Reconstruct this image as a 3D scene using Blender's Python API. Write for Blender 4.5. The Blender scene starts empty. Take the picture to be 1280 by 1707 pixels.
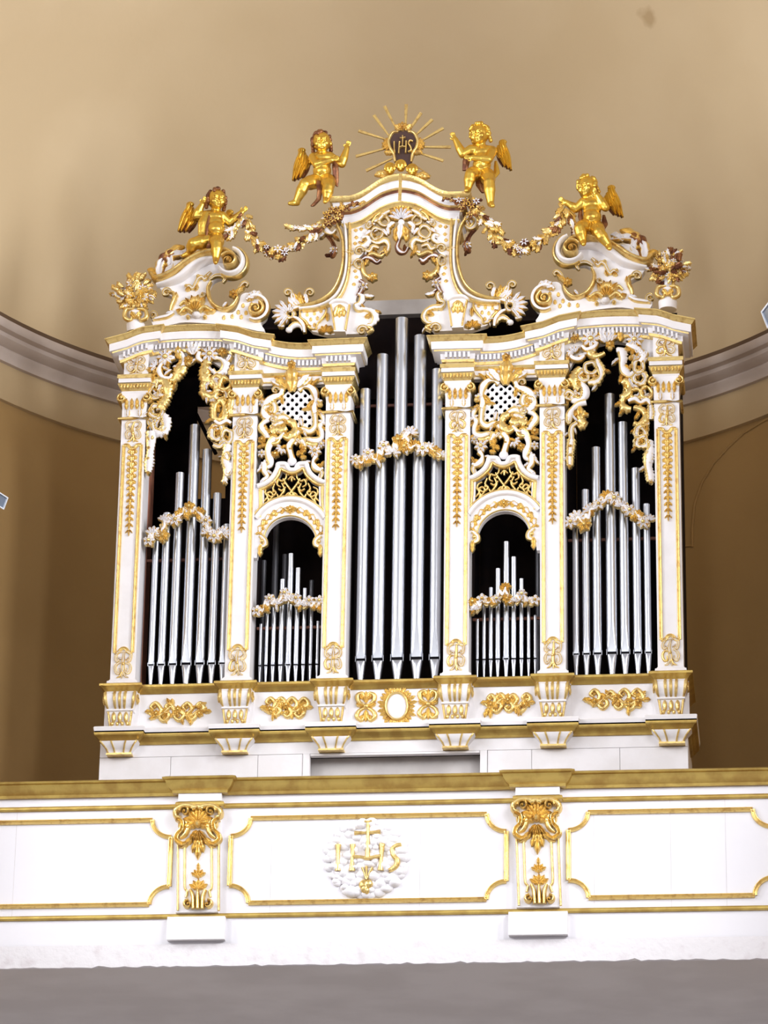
import bpy, math, random
import numpy as np
from mathutils import Matrix, Vector
from mathutils.geometry import tessellate_polygon
random.seed(7)
SC = bpy.context.scene
COL = SC.collection
PI = math.pi

# ---------------------------------------------------------------- camera
YAW, PITCH, ROLL, FPX = 0.12166549, 0.36389762, -0.01543819, 5700.0
CAM = (2.61631709, -22.10916744, 1.6)
CM = (Matrix.Rotation(YAW, 3, 'Z') @ Matrix.Rotation(PITCH, 3, 'X') @ Matrix.Rotation(ROLL, 3, 'Y'))
cam_d = bpy.data.cameras.new('camera')
cam_d.sensor_fit = 'HORIZONTAL'; cam_d.sensor_width = 36.0
cam_d.lens = FPX / 1280.0 * 36.0
cam_d.clip_end = 200
cam = bpy.data.objects.new('camera', cam_d); COL.objects.link(cam)
_r = CM @ Vector((1, 0, 0)); _u = CM @ Vector((0, 0, 1)); _b = -(CM @ Vector((0, 1, 0)))
cam.matrix_world = Matrix(((_r.x, _u.x, _b.x, CAM[0]), (_r.y, _u.y, _b.y, CAM[1]), (_r.z, _u.z, _b.z, CAM[2]), (0, 0, 0, 1)))
SC.camera = cam

# ---------------------------------------------------------------- world, window light, exposure
w = bpy.data.worlds.new('world'); SC.world = w; w.use_nodes = True
bg = w.node_tree.nodes['Background']; bg.inputs[0].default_value = (0.8, 0.86, 1.0, 1); bg.inputs[1].default_value = 0.3
SC.view_settings.view_transform = 'Standard'; SC.view_settings.look = 'None'
SC.view_settings.exposure = -0.58; SC.view_settings.gamma = 1.0; SC.view_settings.use_curve_mapping = False
def area(name, loc, aim, sx, sy, power, col=(1, 1, 1)):
    d = bpy.data.lights.new(name, 'AREA'); d.shape = 'RECTANGLE'; d.size = sx; d.size_y = sy; d.energy = power; d.color = col
    o = bpy.data.objects.new(name, d); COL.objects.link(o); o.location = loc
    o.rotation_euler = (Vector(aim) - Vector(loc)).to_track_quat('-Z', 'Y').to_euler()
    return o
# daylight entering by the tall nave windows: three in each side wall; the one at the back is an added fill
for y, e in ((-5.2, 0.9), (-10.6, 1.0), (-16.0, 1.0)):
    area('window_light', (6.88, y, 10.8), (0, y, 10.2), 1.9, 5.0, 1500 * e, (0.97, 0.975, 1.0))
    area('window_light', (-6.88, y, 10.8), (0, y, 10.2), 1.9, 5.0, 1250 * e, (0.97, 0.975, 1.0))
area('window_light', (0, -29.75, 10.8), (0, 0, 9.5), 2.2, 5.0, 900, (0.98, 0.98, 1.0))  # added back light, unseen: fills the organ front

def at(px, py, Y=0.0):
    """the point of the vertical plane y = Y that was measured at this place of the photograph"""
    d = CM @ Vector(((px - 640) / FPX, 1.0, -(py - 853.5) / FPX))
    t = (Y - CAM[1]) / d.y
    return Vector((CAM[0] + t * d.x, Y, CAM[2] + t * d.z))
def X2(px, py, Y=0.0):
    p = at(px, py, Y); return (p.x, p.z)
K = 1.0 / 239.0      # metres per measured pixel at the organ front

# ---------------------------------------------------------------- materials
def mat(name, col, rough=0.5, metal=0.0, col2=None, nscale=8.0, bump=0.0, bscale=60.0, spec=0.5, lo=0.4, hi=0.6, coords='Object'):
    m = bpy.data.materials.new(name); m.use_nodes = True
    nt = m.node_tree; b = nt.nodes['Principled BSDF']
    b.inputs['Roughness'].default_value = rough; b.inputs['Metallic'].default_value = metal
    b.inputs['Base Color'].default_value = (*col, 1)
    b.inputs['Specular IOR Level'].default_value = spec
    g = nt.nodes.new('ShaderNodeNewGeometry')
    if col2 is not None:
        n = nt.nodes.new('ShaderNodeTexNoise'); n.inputs['Scale'].default_value = nscale; n.inputs['Detail'].default_value = 5
        nt.links.new(g.outputs['Position'], n.inputs['Vector'])
        r = nt.nodes.new('ShaderNodeValToRGB'); r.color_ramp.elements[0].position = lo; r.color_ramp.elements[1].position = hi
        r.color_ramp.elements[0].color = (*col, 1); r.color_ramp.elements[1].color = (*col2, 1)
        nt.links.new(n.outputs['Fac'], r.inputs['Fac']); nt.links.new(r.outputs['Color'], b.inputs['Base Color'])
    if bump:
        n2 = nt.nodes.new('ShaderNodeTexNoise'); n2.inputs['Scale'].default_value = bscale; n2.inputs['Detail'].default_value = 3
        nt.links.new(g.outputs['Position'], n2.inputs['Vector'])
        bp = nt.nodes.new('ShaderNodeBump'); bp.inputs['Strength'].default_value = bump; bp.inputs['Distance'].default_value = 0.01
        nt.links.new(n2.outputs['Fac'], bp.inputs['Height']); nt.links.new(bp.outputs['Normal'], b.inputs['Normal'])
    return m
WHITE = mat('white_paint', (0.78, 0.765, 0.79), 0.5, 0, (0.73, 0.71, 0.725), 5, 0.05, 40)
PANEL = mat('white_board', (0.77, 0.76, 0.80), 0.5, 0, (0.74, 0.73, 0.77), 1.5, 0.04, 30)
GOLD = mat('gilding', (0.82, 0.615, 0.24), 0.33, 0.86, (0.52, 0.31, 0.10), 26, 0.25, 90, lo=0.52, hi=0.75)
GOLDS = mat('statue_gilding', (0.76, 0.50, 0.09), 0.33, 0.92, (0.42, 0.19, 0.04), 14, 0.03, 40, lo=0.55, hi=0.8)
GOLDW = mat('gold_paint', (0.60, 0.43, 0.12), 0.38, 0.75, (0.46, 0.30, 0.08), 9, 0.15, 50)
BOLE = mat('worn_gilding', (0.30, 0.13, 0.05), 0.4, 0.6, (0.13, 0.045, 0.025), 18, 0.2, 70)
TIN = mat('pipe_tin', (0.56, 0.58, 0.63), 0.33, 1.0)
DARKTIN = mat('inner_pipe_shade', (0.20, 0.20, 0.22), 0.5, 0.7)  # pipe metal darkened for the shade inside the case
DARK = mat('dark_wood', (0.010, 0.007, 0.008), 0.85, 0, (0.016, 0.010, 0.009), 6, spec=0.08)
REDWOOD = mat('red_brown_wood', (0.30, 0.12, 0.07), 0.6, 0, (0.22, 0.08, 0.05), 7)
BLACK = mat('gap_shade', (0.006, 0.006, 0.008), 0.9, spec=0.05)  # black for the shade of pipe mouths and the base cornice groove
GREYW = mat('grey_board', (0.60, 0.57, 0.56), 0.6, 0, (0.5, 0.47, 0.46), 4)
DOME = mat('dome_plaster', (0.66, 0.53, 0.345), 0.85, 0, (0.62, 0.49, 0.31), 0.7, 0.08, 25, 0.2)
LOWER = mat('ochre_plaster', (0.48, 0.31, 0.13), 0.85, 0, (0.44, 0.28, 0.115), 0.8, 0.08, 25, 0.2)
BAND = mat('tan_plaster', (0.62, 0.475, 0.285), 0.85, 0, (0.58, 0.44, 0.26), 1.0, 0.08, 25, 0.2)
STUCCO = mat('stucco_cornice', (0.66, 0.57, 0.52), 0.8, 0, (0.57, 0.48, 0.42), 2.5, 0.1, 30, 0.2)
BROWNRAIL = mat('brown_rail', (0.12, 0.07, 0.04), 0.7)
SOFFIT = mat('grey_plaster', (0.62, 0.585, 0.56), 0.9, 0, (0.56, 0.525, 0.50), 1.6, 0.1, 30, 0.2)
ROUGHPL = mat('rough_white_plaster', (0.70, 0.68, 0.70), 0.8, 0, (0.58, 0.53, 0.55), 9, 0.5, 25, 0.2, lo=0.55, hi=0.8)
NAVE = mat('nave_plaster', (0.26, 0.245, 0.24), 0.9)
STONE = mat('stone_floor', (0.62, 0.60, 0.62), 0.6)
BOUNCEW = mat('bounce_white', (0.72, 0.71, 0.74), 0.9)  # white chosen to bounce light onto the gallery soffit
SHIELD = mat('shield_brown', (0.06, 0.03, 0.025), 0.5, 0.2)
IRON = mat('grey_iron', (0.25, 0.24, 0.24), 0.5, 0.8)
LAMPW = mat('lamp_enamel', (0.75, 0.80, 0.88), 0.35)
LAMPG = mat('lamp_glass', (0.16, 0.20, 0.27), 0.15, 0.2)
WG = [WHITE, GOLD]; GG = [GOLD, GOLD]; WB = [WHITE, BOLE]; BB = [BOLE, GOLD]

# ---------------------------------------------------------------- mesh builder and scene tree
WLOC = {}
def empty(name, loc, parent=None, label=None, cat=None, group=None):
    o = bpy.data.objects.new(name, None); COL.objects.link(o); o.empty_display_size = 0.1
    loc = Vector(loc); pl = WLOC[parent.name] if parent else Vector((0, 0, 0))
    o.location = loc - pl; o.parent = parent; WLOC[o.name] = loc
    if label: o['label'] = label
    if cat: o['category'] = cat
    if group: o['group'] = group
    return o
class MB:
    def __init__(s): s.v = []; s.f = []; s.m = []
    def add(s, v, f, m=0):
        k = len(s.v); s.v.extend([tuple(p) for p in v]); s.f.extend([tuple(i + k for i in q) for q in f])
        s.m.extend([m] * len(f) if isinstance(m, int) else m)
    def box(s, a, b, m=0):
        x0, y0, z0 = a; x1, y1, z1 = b
        s.add([(x0,y0,z0),(x1,y0,z0),(x1,y1,z0),(x0,y1,z0),(x0,y0,z1),(x1,y0,z1),(x1,y1,z1),(x0,y1,z1)],
              [(3,2,1,0),(4,5,6,7),(0,1,5,4),(1,2,6,5),(2,3,7,6),(3,0,4,7)], m)
    def frust(s, a, b, m=0):
        """two rectangles (x0,x1,y0,y1,z): a loft between them"""
        v = []
        for (x0, x1, y0, y1, z) in (a, b): v += [(x0,y0,z),(x1,y0,z),(x1,y1,z),(x0,y1,z)]
        s.add(v, [(3,2,1,0),(4,5,6,7),(0,1,5,4),(1,2,6,5),(2,3,7,6),(3,0,4,7)], m)
    def lathe(s, prof, c, n=16, m=0, axis='z'):
        v = []; f = []
        for r, h in prof:
            for k in range(n):
                a = 2 * PI * k / n
                v.append((c[0] + r * math.cos(a), c[1] + r * math.sin(a), c[2] + h) if axis == 'z' else (c[0] + r * math.cos(a), c[1] + h, c[2] + r * math.sin(a)))
        for i in range(len(prof) - 1):
            for k in range(n):
                f.append((i*n+k, i*n+(k+1) % n, (i+1)*n+(k+1) % n, (i+1)*n+k))
        f.append(tuple(reversed(range(n)))); f.append(tuple(range((len(prof)-1)*n, len(prof)*n)))
        s.add(v, f, m)
    def ball(s, c, r, m=0, n=8, k=5, rot=None):
        if not isinstance(r, (tuple, list)): r = (r, r, r)
        v = []; f = []
        for i in range(k + 1):
            th = PI * i / k
            for j in range(n):
                a = 2 * PI * j / n
                p = Vector((r[0]*math.sin(th)*math.cos(a), r[1]*math.sin(th)*math.sin(a), r[2]*math.cos(th)))
                if rot is not None: p = rot @ p
                v.append((c[0]+p.x, c[1]+p.y, c[2]+p.z))
        for i in range(k):
            for j in range(n):
                f.append((i*n+j, (i+1)*n+j, (i+1)*n+(j+1) % n, i*n+(j+1) % n))
        s.add(v, f, m)
    def tube(s, pts, rad, n=8, m=0):
        pts = [Vector(p) for p in pts]; L = len(pts); v = []; f = []
        if not isinstance(rad, (list, tuple)): rad = [rad] * L
        for i in range(L):
            t = (pts[min(i+1, L-1)] - pts[max(i-1, 0)]).normalized()
            a = Vector((0, 1, 0)) if abs(t.y) < 0.9 else Vector((1, 0, 0))
            u = t.cross(a).normalized(); w_ = t.cross(u)
            for k in range(n):
                g = 2 * PI * k / n
                v.append(pts[i] + (u * math.cos(g) + w_ * math.sin(g)) * rad[i])
        for i in range(L - 1):
            for k in range(n): f.append((i*n+k, i*n+(k+1) % n, (i+1)*n+(k+1) % n, (i+1)*n+k))
        f.append(tuple(reversed(range(n)))); f.append(tuple(range((L-1)*n, L*n)))
        s.add(v, f, m)
    def plate(s, outline, holes, y0, y1, m=0, mside=None):
        """flat board in x,z with holes, from y0 (front) to y1 (back)"""
        mside = m if mside is None else mside
        loops = [outline] + list(holes)
        flat = [p for l in loops for p in l]
        tri = tessellate_polygon([[Vector((p[0], p[1], 0)) for p in l] for l in loops])
        n = len(flat)
        v = [(p[0], y0, p[1]) for p in flat] + [(p[0], y1, p[1]) for p in flat]
        f = [tuple(t) for t in tri] + [tuple(i + n for i in reversed(t)) for t in tri]
        ms = [m] * len(f)
        k = 0
        for l in loops:
            q = len(l)
            for i in range(q):
                a, b = k + i, k + (i + 1) % q
                f.append((a, b, b + n, a + n)); ms.append(mside)
            k += q
        s.add(v, f, ms)
    def mirrored(s):
        o = MB(); o.v = [(-x, y, z) for x, y, z in s.v]; o.f = [tuple(reversed(q)) for q in s.f]; o.m = list(s.m); return o
    def build(s, name, mats, parent=None, smooth=40, label=None, cat=None, group=None, kind=None):
        a = np.array(s.v, dtype=float)
        lo = a.min(0); hi = a.max(0); c = Vector(((lo[0]+hi[0])/2, (lo[1]+hi[1])/2, lo[2]))
        me = bpy.data.meshes.new(name)
        me.from_pydata((a - np.array(c)).tolist(), [], s.f)
        if not isinstance(mats, (list, tuple)): mats = [mats]
        for q in mats: me.materials.append(q)
        me.polygons.foreach_set('material_index', [min(i, len(mats)-1) for i in s.m])
        if smooth:
            me.shade_smooth(); me.set_sharp_from_angle(angle=math.radians(smooth))
        me.update()
        o = bpy.data.objects.new(name, me); COL.objects.link(o)
        pl = WLOC[parent.name] if parent else Vector((0, 0, 0))
        o.location = c - pl; o.parent = parent; WLOC[o.name] = c
        if label: o['label'] = label
        if cat: o['category'] = cat
        if group: o['group'] = group
        if kind: o['kind'] = kind
        return o
def copy_to(o, parent, loc, rot=None, scale=None):
    c = o.copy(); COL.objects.link(c)
    pl = WLOC[parent.name] if parent else Vector((0, 0, 0))
    c.parent = parent; c.location = Vector(loc) - pl; WLOC[c.name] = Vector(loc)
    if rot is not None: c.rotation_euler = rot
    if scale is not None: c.scale = (scale,) * 3 if not isinstance(scale, tuple) else scale
    return c

# ---------------------------------------------------------------- carved relief vocabulary
def spline(pts, vals, n):
    """Catmull-Rom through 2-D points with a value per point"""
    P = np.array([list(p) + [v] for p, v in zip(pts, vals)], float)
    P = np.vstack([2*P[0]-P[1], P, 2*P[-1]-P[-2]])
    out = []
    for i in range(1, len(P) - 2):
        for j in range(n):
            t = j / n
            a, b, c, d = P[i-1], P[i], P[i+1], P[i+2]
            out.append(0.5*((2*b)+(-a+c)*t+(2*a-5*b+4*c-d)*t*t+(-a+3*b-3*c+d)*t**3))
    out.append(P[-2])
    return np.array(out)
U_ = [-1, -1, -0.8, -0.55, -0.38, 0, 0.38, 0.55, 0.8, 1, 1]
PROF = {'w': ([0, .25, .85, .85, .5, .72, .5, .85, .85, .25, 0], [1, 1, 1, 1, 0, 0, 1, 1, 1, 1]),
        'W': ([0, .2, .6, .85, .95, 1, .95, .85, .6, .2, 0], [1, 1, 1, 0, 0, 0, 0, 1, 1, 1]),
        'g': ([0, .2, .6, .85, .95, 1, .95, .85, .6, .2, 0], [1] * 10),
        'p': ([0, .2, .6, .85, .95, 1, .95, .85, .6, .2, 0], [0] * 10),
        'r': ([0, .3, .9, .95, .55, .4, .55, .95, .9, .3, 0], [1] * 10),
        'h': ([0, .25, .85, .85, .7, .95, .9, .8, .6, .2, 0], [1, 1, 1, 1, 0, 0, 0, 0, 0, 1]),
        'l': ([0, .1, .5, .9, 1, .55, 1, .9, .5, .1, 0], [1] * 10),
        'm': ([0, .1, .5, .9, 1, .55, 1, .9, .5, .1, 0], [1, 1, 1, 0, 0, 0, 0, 1, 1, 1])}
def relief(mb, pts, wid, y, d, st='w', th=0.012, n=7, scal=None, closed=False, lobes=None):
    """carved band in the x,z plane: path pts, half widths wid, front face rises d towards -y from plane y"""
    if not isinstance(wid, (list, tuple)): wid = [wid] * len(pts)
    if len(wid) != len(pts):
        wid = list(np.interp(np.linspace(0, 1, len(pts)), np.linspace(0, 1, len(wid)), wid))
    if closed:
        pts = list(pts) + [pts[0]]; wid = list(wid) + [wid[0]]
    S = spline(pts, wid, n); L = len(S)
    h, mm = PROF[st]; q = len(U_)
    seg = np.hypot(*np.diff(S[:, :2], axis=0).T); cs = np.concatenate([[0], np.cumsum(seg)])
    wm = max(S[:, 2].max(), 1e-5)
    v = []; f = []; ms = []
    for i in range(L):
        if closed: a, b = S[(i-1) % (L-1)], S[(i+1) % (L-1)]
        else: a, b = S[max(i-1, 0)], S[min(i+1, L-1)]
        t = b[:2] - a[:2]; t = t / (np.hypot(*t) + 1e-9)
        nx, nz = -t[1], t[0]
        ww = max(S[i, 2], 0.0006)
        wl = wr = 1.0
        if scal:
            amp, per, side = scal
            k = amp * abs(math.sin(PI * cs[i] / per))
            if side <= 0: wl += k
            if side >= 0: wr += k
        dd = d * min(1.0, 0.35 + 0.65 * ww / wm)
        for j in range(q):
            u = U_[j] * ww * (wl if U_[j] < 0 else wr)
            yy = y + th if j in (0, q-1) else y - h[j] * dd
            v.append((S[i, 0] + nx * u, yy, S[i, 1] + nz * u))
    for i in range(L - 1):
        for j in range(q - 1):
            f.append((i*q+j, i*q+j+1, (i+1)*q+j+1, (i+1)*q+j)); ms.append(mm[j])
        f.append((i*q+q-1, i*q, (i+1)*q, (i+1)*q+q-1)); ms.append(mm[0])
    if not closed:
        f.append(tuple(range(q))); ms.append(mm[0]); f.append(tuple(reversed(range((L-1)*q, L*q)))); ms.append(mm[0])
    mb.add(v, f, ms)
def leafpath(x, z, ang, ln, curl=0.0, n=7):
    """points of a curved midrib starting at x,z; ang in degrees, curl total turn in degrees"""
    p = [(x, z)]; a = math.radians(ang - curl * 0.0)
    for i in range(n - 1):
        a2 = math.radians(ang + curl * (i + 0.5) / (n - 1))
        x += ln / (n - 1) * math.cos(a2); z += ln / (n - 1) * math.sin(a2); p.append((x, z))
    return p
LW = [0.35, 0.75, 1.0, 0.8, 0.95, 0.6, 0.08]
def leaf(mb, x, z, ang, ln, wd, y, d, curl=0.0, st='l'):
    relief(mb, leafpath(x, z, ang, ln, curl), [k * wd for k in LW], y, d, st, n=3)
def spiral(cx, cz, r0, r1, a0, turns, n=None):
    n = n or max(8, int(abs(turns) * 9)); o = []
    for i in range(n + 1):
        t = i / n; a = math.radians(a0) + 2 * PI * turns * t; r = r0 + (r1 - r0) * t
        o.append((cx + r * math.cos(a), cz + r * math.sin(a)))
    return o

class Orn:
    """a carved ornament: an Empty part whose pieces are sub-parts; coordinates are measured pixels on the plane Y.
    mirror=True builds the same carving on the other side of the organ's axis (x = 0)."""
    def __init__(s, name, parent, Y, d=0.022, label=None, mirror=False, mats=None, join=False):
        s.Y = Y; s.d = d; s.mirror = mirror; s.mats = mats or WG; s.name = name; s.parent = parent; s.items = []; s.label = label; s.join = join; s.acc = MB(); s.wk = 1.0; s.sprout = 0.0; s.exact = False; s.rnd = random.Random(len(name) + int(Y*100))
    def _put(s, mb, nm, mats=None):
        if s.join: s.acc.add(mb.v, mb.f, mb.m)
        else: s.items.append((mb, nm, mats or s.mats))
    def P(s, pts):
        if isinstance(pts, str):
            pts = [tuple(float(q) for q in t.split(',')) for t in pts.split()]
        return [X2(x, y, s.Y) for x, y in pts]
    def S(s, pts, w=4, st='w', d=None, scal=None, closed=False, dy=0.0, nm='scroll', mats=None, n=6):
        mb = MB(); w = [q * K * s.wk for q in w] if isinstance(w, (list, tuple)) else w * K * s.wk
        if s.sprout and nm == 'scroll' and len(pts if not isinstance(pts, str) else pts.split()) > 4:
            N_ = len(pts if not isinstance(pts, str) else pts.split()); w = [w]*N_ if not isinstance(w, list) else list(np.interp(np.linspace(0, 1, N_), np.linspace(0, 1, len(w)), w))
            ph = s.rnd.uniform(0, 3); w = [q * (.62 + .62*abs(math.sin(1.15*i + ph))) for i, q in enumerate(w)]
            if st in 'wW' and s.rnd.random() < .45: st = 'h'
            if not scal and s.rnd.random() < .4: scal = (.5, 6.5, s.rnd.choice((-1, 1)))
        if scal: scal = (scal[0], scal[1] * K, scal[2])
        relief(mb, s.P(pts), w, s.Y + dy, d or s.d, st, scal=scal, closed=closed, n=n)
        if s.sprout and nm in ('scroll', 'ring'):
            P_ = s.P(pts); ww = max(w) if isinstance(w, list) else w
            for i in range(1, len(P_) - 1):
                if s.rnd.random() > s.sprout: continue
                t = math.degrees(math.atan2(P_[i+1][1] - P_[i-1][1], P_[i+1][0] - P_[i-1][0])); sd = s.rnd.choice((-1, 1)); o_ = math.radians(t + 90*sd)
                leaf(mb, P_[i][0] + ww*.6*math.cos(o_), P_[i][1] + ww*.6*math.sin(o_), t + sd*s.rnd.uniform(35, 80), ww*s.rnd.uniform(1.8, 2.6), ww*.55, s.Y + dy, (d or s.d)*.9, s.rnd.uniform(-40, 40), s.rnd.choice('lm'))
        s._put(mb, nm, mats)
    def ring(s, x, y, rx, ry=None, w=3, st='w', scal=None, d=None, dy=0.0, rot=0, nm='ring', a0=0, a1=360):
        ry = ry or rx; p = []
        full = a1 - a0 >= 359
        N = 10 if full else 8
        for i in range(N if full else N + 1):
            a = math.radians(a0 + (a1 - a0) * i / N); jt = 1.0 if s.exact else s.rnd.uniform(.84, 1.16); c, e = rx*math.cos(a)*jt, ry*math.sin(a)*jt; r = math.radians(rot)
            p.append((x + c*math.cos(r) - e*math.sin(r), y - c*math.sin(r) - e*math.cos(r)))
        if not s.exact: w = [w*s.rnd.uniform(.7, 1.35) for _ in p]
        s.S(p, w, st, d, scal, full, dy, nm)
    def V(s, x, y, r, a0, turns, w=3, st='w', d=None, dy=0.0, bead=True, pre=None):
        """volute: spiral from radius r into its eye; a0 is the start angle seen upwards, turns<0 clockwise"""
        c = X2(x, y, s.Y); p = spiral(c[0], c[1], r * K, r * K * 0.22, a0, turns)
        if pre: p = s.P(pre) + p[1:] if True else p
        mb = MB(); relief(mb, p, [w*K]*(len(p)//2) + [w*K*0.6]*(len(p) - len(p)//2), s.Y + dy, d or s.d, st, n=4)
        if bead: mb.ball((c[0], s.Y + dy - (d or s.d)*0.6, c[1]), (r*K*.24, (d or s.d)*0.6, r*K*.24), 1)
        s._put(mb, 'volute')
    def L(s, x, y, ang, ln, wd, curl=0.0, st='l', d=None, dy=0.0, mats=None, nm='leaf'):
        c = X2(x, y, s.Y); mb = MB(); leaf(mb, c[0], c[1], ang, ln*K, wd*K, s.Y + dy, d or s.d, curl, st); s._put(mb, nm, mats)
    def F(s, x, y, r, n=6, st='m', d=None, dy=0.0, a0=90, nm='rosette', mats=None):
        c = X2(x, y, s.Y); mb = MB(); d = d or s.d
        for k in range(n):
            leaf(mb, c[0], c[1], a0 + 360.0*k/n, r*K, r*K*2.5/n, s.Y + dy, d, 0, st)
        mb.ball((c[0], s.Y + dy - d, c[1]), (r*K*.28, d*.5, r*K*.28), 1); s._put(mb, nm, mats)
    def H(s, x, y, r, a0, a1, n=6, st='m', d=None, dy=0.0, r0=0.15, nm='shell', mats=None):
        c = X2(x, y, s.Y); mb = MB(); d = d or s.d; sp = abs(a1 - a0) / max(n-1, 1)
        for k in range(n):
            a = a0 + (a1 - a0) * k / max(n-1, 1); ca, sa = math.cos(math.radians(a)), math.sin(math.radians(a))
            leaf(mb, c[0] + r*K*r0*ca, c[1] + r*K*r0*sa, a, r*K*(1-r0), r*K*math.radians(sp)*0.48, s.Y + dy, d, 0, st)
        s._put(mb, nm, mats)
    def B(s, x, y, r, m=1, ry=None, d=None, dy=0.0, nm='bead'):
        c = X2(x, y, s.Y); mb = MB(); mb.ball((c[0], s.Y + dy - (d or s.d)*.3, c[1]), (r*K, (d or s.d), (ry or r)*K), m, 10, 6); s._put(mb, nm)
    def plate(s, pts, holes=(), y0=None, th=0.04, m=0, mside=None, nm='board', n=0):
        q = s.P(pts)
        if n: q = [tuple(t[:2]) for t in spline(q + [q[0]], [0]*(len(q)+1), n)[:-1]]
        mb = MB(); y0 = s.Y if y0 is None else y0
        mb.plate(q, [s.P(h) for h in holes], y0, y0 + th, m, mside); s._put(mb, nm)
    def done(s):
        outs = []
        if s.join:
            for mir in ((False, True) if s.mirror else (False,)):
                o = (s.acc.mirrored() if mir else s.acc).build(s.name, s.mats, s.parent, label=s.label); outs.append(o)
            return outs
        for mir in ((False, True) if s.mirror else (False,)):
            A = np.concatenate([np.array(i[0].v) for i in s.items]); lo = A.min(0); hi = A.max(0)
            c = Vector(((lo[0]+hi[0])/2 * (-1 if mir else 1), (lo[1]+hi[1])/2, lo[2]))
            e = empty(s.name, c, s.parent, s.label)
            for mb, nm, mats in s.items: (mb.mirrored() if mir else mb).build(nm, mats, e)
            outs.append(e)
        return outs
# ================================================================ THE SETTING
AC = (0.03, -0.8); ZC = 12.0; RL = 3.44; RW = 3.64      # apse centre, cornice lip height and radius, wall radius
def ring_strip(mb, prof, a0, a1, n, m=0):
    """profile (radius, z) swept round the apse centre"""
    v = []; f = []; q = len(prof)
    for i in range(n + 1):
        a = a0 + (a1 - a0) * i / n
        for r, z in prof: v.append((AC[0] + r * math.cos(a), AC[1] + r * math.sin(a), z))
    for i in range(n):
        for j in range(q - 1): f.append((i*q+j, (i+1)*q+j, (i+1)*q+j+1, i*q+j+1))
    mb.add(v, f, m)
def setting(mb, name, m, smooth=40, parent=None):
    return mb.build(name, m, parent, smooth, kind='structure' if parent is None else None)
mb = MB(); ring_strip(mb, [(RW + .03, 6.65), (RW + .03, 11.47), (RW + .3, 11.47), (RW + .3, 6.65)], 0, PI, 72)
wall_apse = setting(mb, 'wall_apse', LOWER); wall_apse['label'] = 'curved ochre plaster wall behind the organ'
mb = MB(); ring_strip(mb, [(RW + .03, 0), (RW + .03, 6.65), (RW + .3, 6.65), (RW + .3, 0)], 0, PI, 48)  # unseen part of the wall, whitened to throw light up at the soffit
setting(mb, 'wall_under_gallery', BOUNCEW)['label'] = 'whitewashed apse wall under the gallery'
mb = MB(); ring_strip(mb, [(RW + .03, 11.47), (RW, 11.475), (RW, 11.82), (RW + .3, 11.82)], 0, PI, 72)
b_ = setting(mb, 'trim_1', BAND); b_['label'] = 'paler tan plaster band under the apse cornice'
mb = MB(); ring_strip(mb, [(RW + .02, 11.76), (RW - .03, 11.765), (RW - .035, 11.80), (RW - .05, 11.82), (RW - .06, 11.845), (RW - .055, 11.86), (RW - .10, 11.875),
                           (RW - .13, 11.90), (RW - .135, 11.93), (RL + .02, 11.94), (RL + .005, 11.96), (RL, 12.0), (RL + .05, 12.0), (RW + .2, 12.0)], 0, PI, 72)
c_ = setting(mb, 'trim_2', STUCCO); c_['label'] = 'grey stucco cornice curving round the apse'
mb = MB(); ring_strip(mb, [(RL + .06, 12.0), (RL + .012, 12.0), (RL + .012, 12.04), (RL + .06, 12.04)], 0, PI, 72)  # thin dark brown rail along the cornice top
setting(mb, 'trim_3', BROWNRAIL)['label'] = 'dark brown edge lying on top of the apse cornice'
# half dome and the barrel in front of it
mb = MB(); v = []; f = []
na, nb = 72, 28; RD = RW + .02
for j in range(nb + 1):
    th = PI / 2 * j / nb
    for i in range(na + 1):
        a = PI * i / na
        v.append((AC[0] + RD*math.cos(th)*math.cos(a), AC[1] + RD*math.cos(th)*math.sin(a), ZC + RD*math.sin(th)))
for j in range(nb):
    for i in range(na): f.append((j*(na+1)+i, (j+1)*(na+1)+i, (j+1)*(na+1)+i+1, j*(na+1)+i+1))
mb.add(v, f); v = []; f = []
for i in range(37):
    a = PI * i / 36
    for y in (AC[1], -2.5): v.append((AC[0] + RD*math.cos(a), y, ZC + RD*math.sin(a)))
for i in range(36): f.append((2*i, 2*i+1, 2*i+3, 2*i+2))
mb.add(v, f)
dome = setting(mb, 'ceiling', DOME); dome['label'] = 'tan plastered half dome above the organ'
# a small damp stain on the dome plaster
nt = DOME.node_tree; bs = nt.nodes['Principled BSDF']; ramp = [n for n in nt.nodes if n.type == 'VALTORGB'][0]
def dome_point(px, py):
    d = CM @ Vector(((px - 640) / FPX, 1.0, -(py - 853.5) / FPX)); o = Vector(CAM) - Vector((AC[0], AC[1], ZC))
    b = d.dot(o); c = o.dot(o) - RD * RD; t = (-b + math.sqrt(max(0, b*b - d.dot(d)*c))) / d.dot(d)
    return Vector(CAM) + d * t
sp = dome_point(1080, 28)
geo = [n for n in nt.nodes if n.type == 'NEW_GEOMETRY'][0]
nz = nt.nodes.new('ShaderNodeTexNoise'); nz.inputs['Scale'].default_value = 9
nt.links.new(geo.outputs['Position'], nz.inputs['Vector'])
mp = nt.nodes.new('ShaderNodeMix'); mp.data_type = 'VECTOR'; mp.inputs[0].default_value = 0.12
nt.links.new(geo.outputs['Position'], mp.inputs[4]); nt.links.new(nz.outputs['Color'], mp.inputs[5])
ds = nt.nodes.new('ShaderNodeVectorMath'); ds.operation = 'DISTANCE'
spm = sp * 0.88 + Vector((.5, .5, .5)) * 0.12; ds.inputs[1].default_value = spm
nt.links.new(mp.outputs[1], ds.inputs[0])
mr = nt.nodes.new('ShaderNodeMapRange'); mr.inputs[1].default_value = 0.03; mr.inputs[2].default_value = 0.085; mr.inputs[3].default_value = 0.55; mr.inputs[4].default_value = 0
nt.links.new(ds.outputs['Value'], mr.inputs[0])
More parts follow.
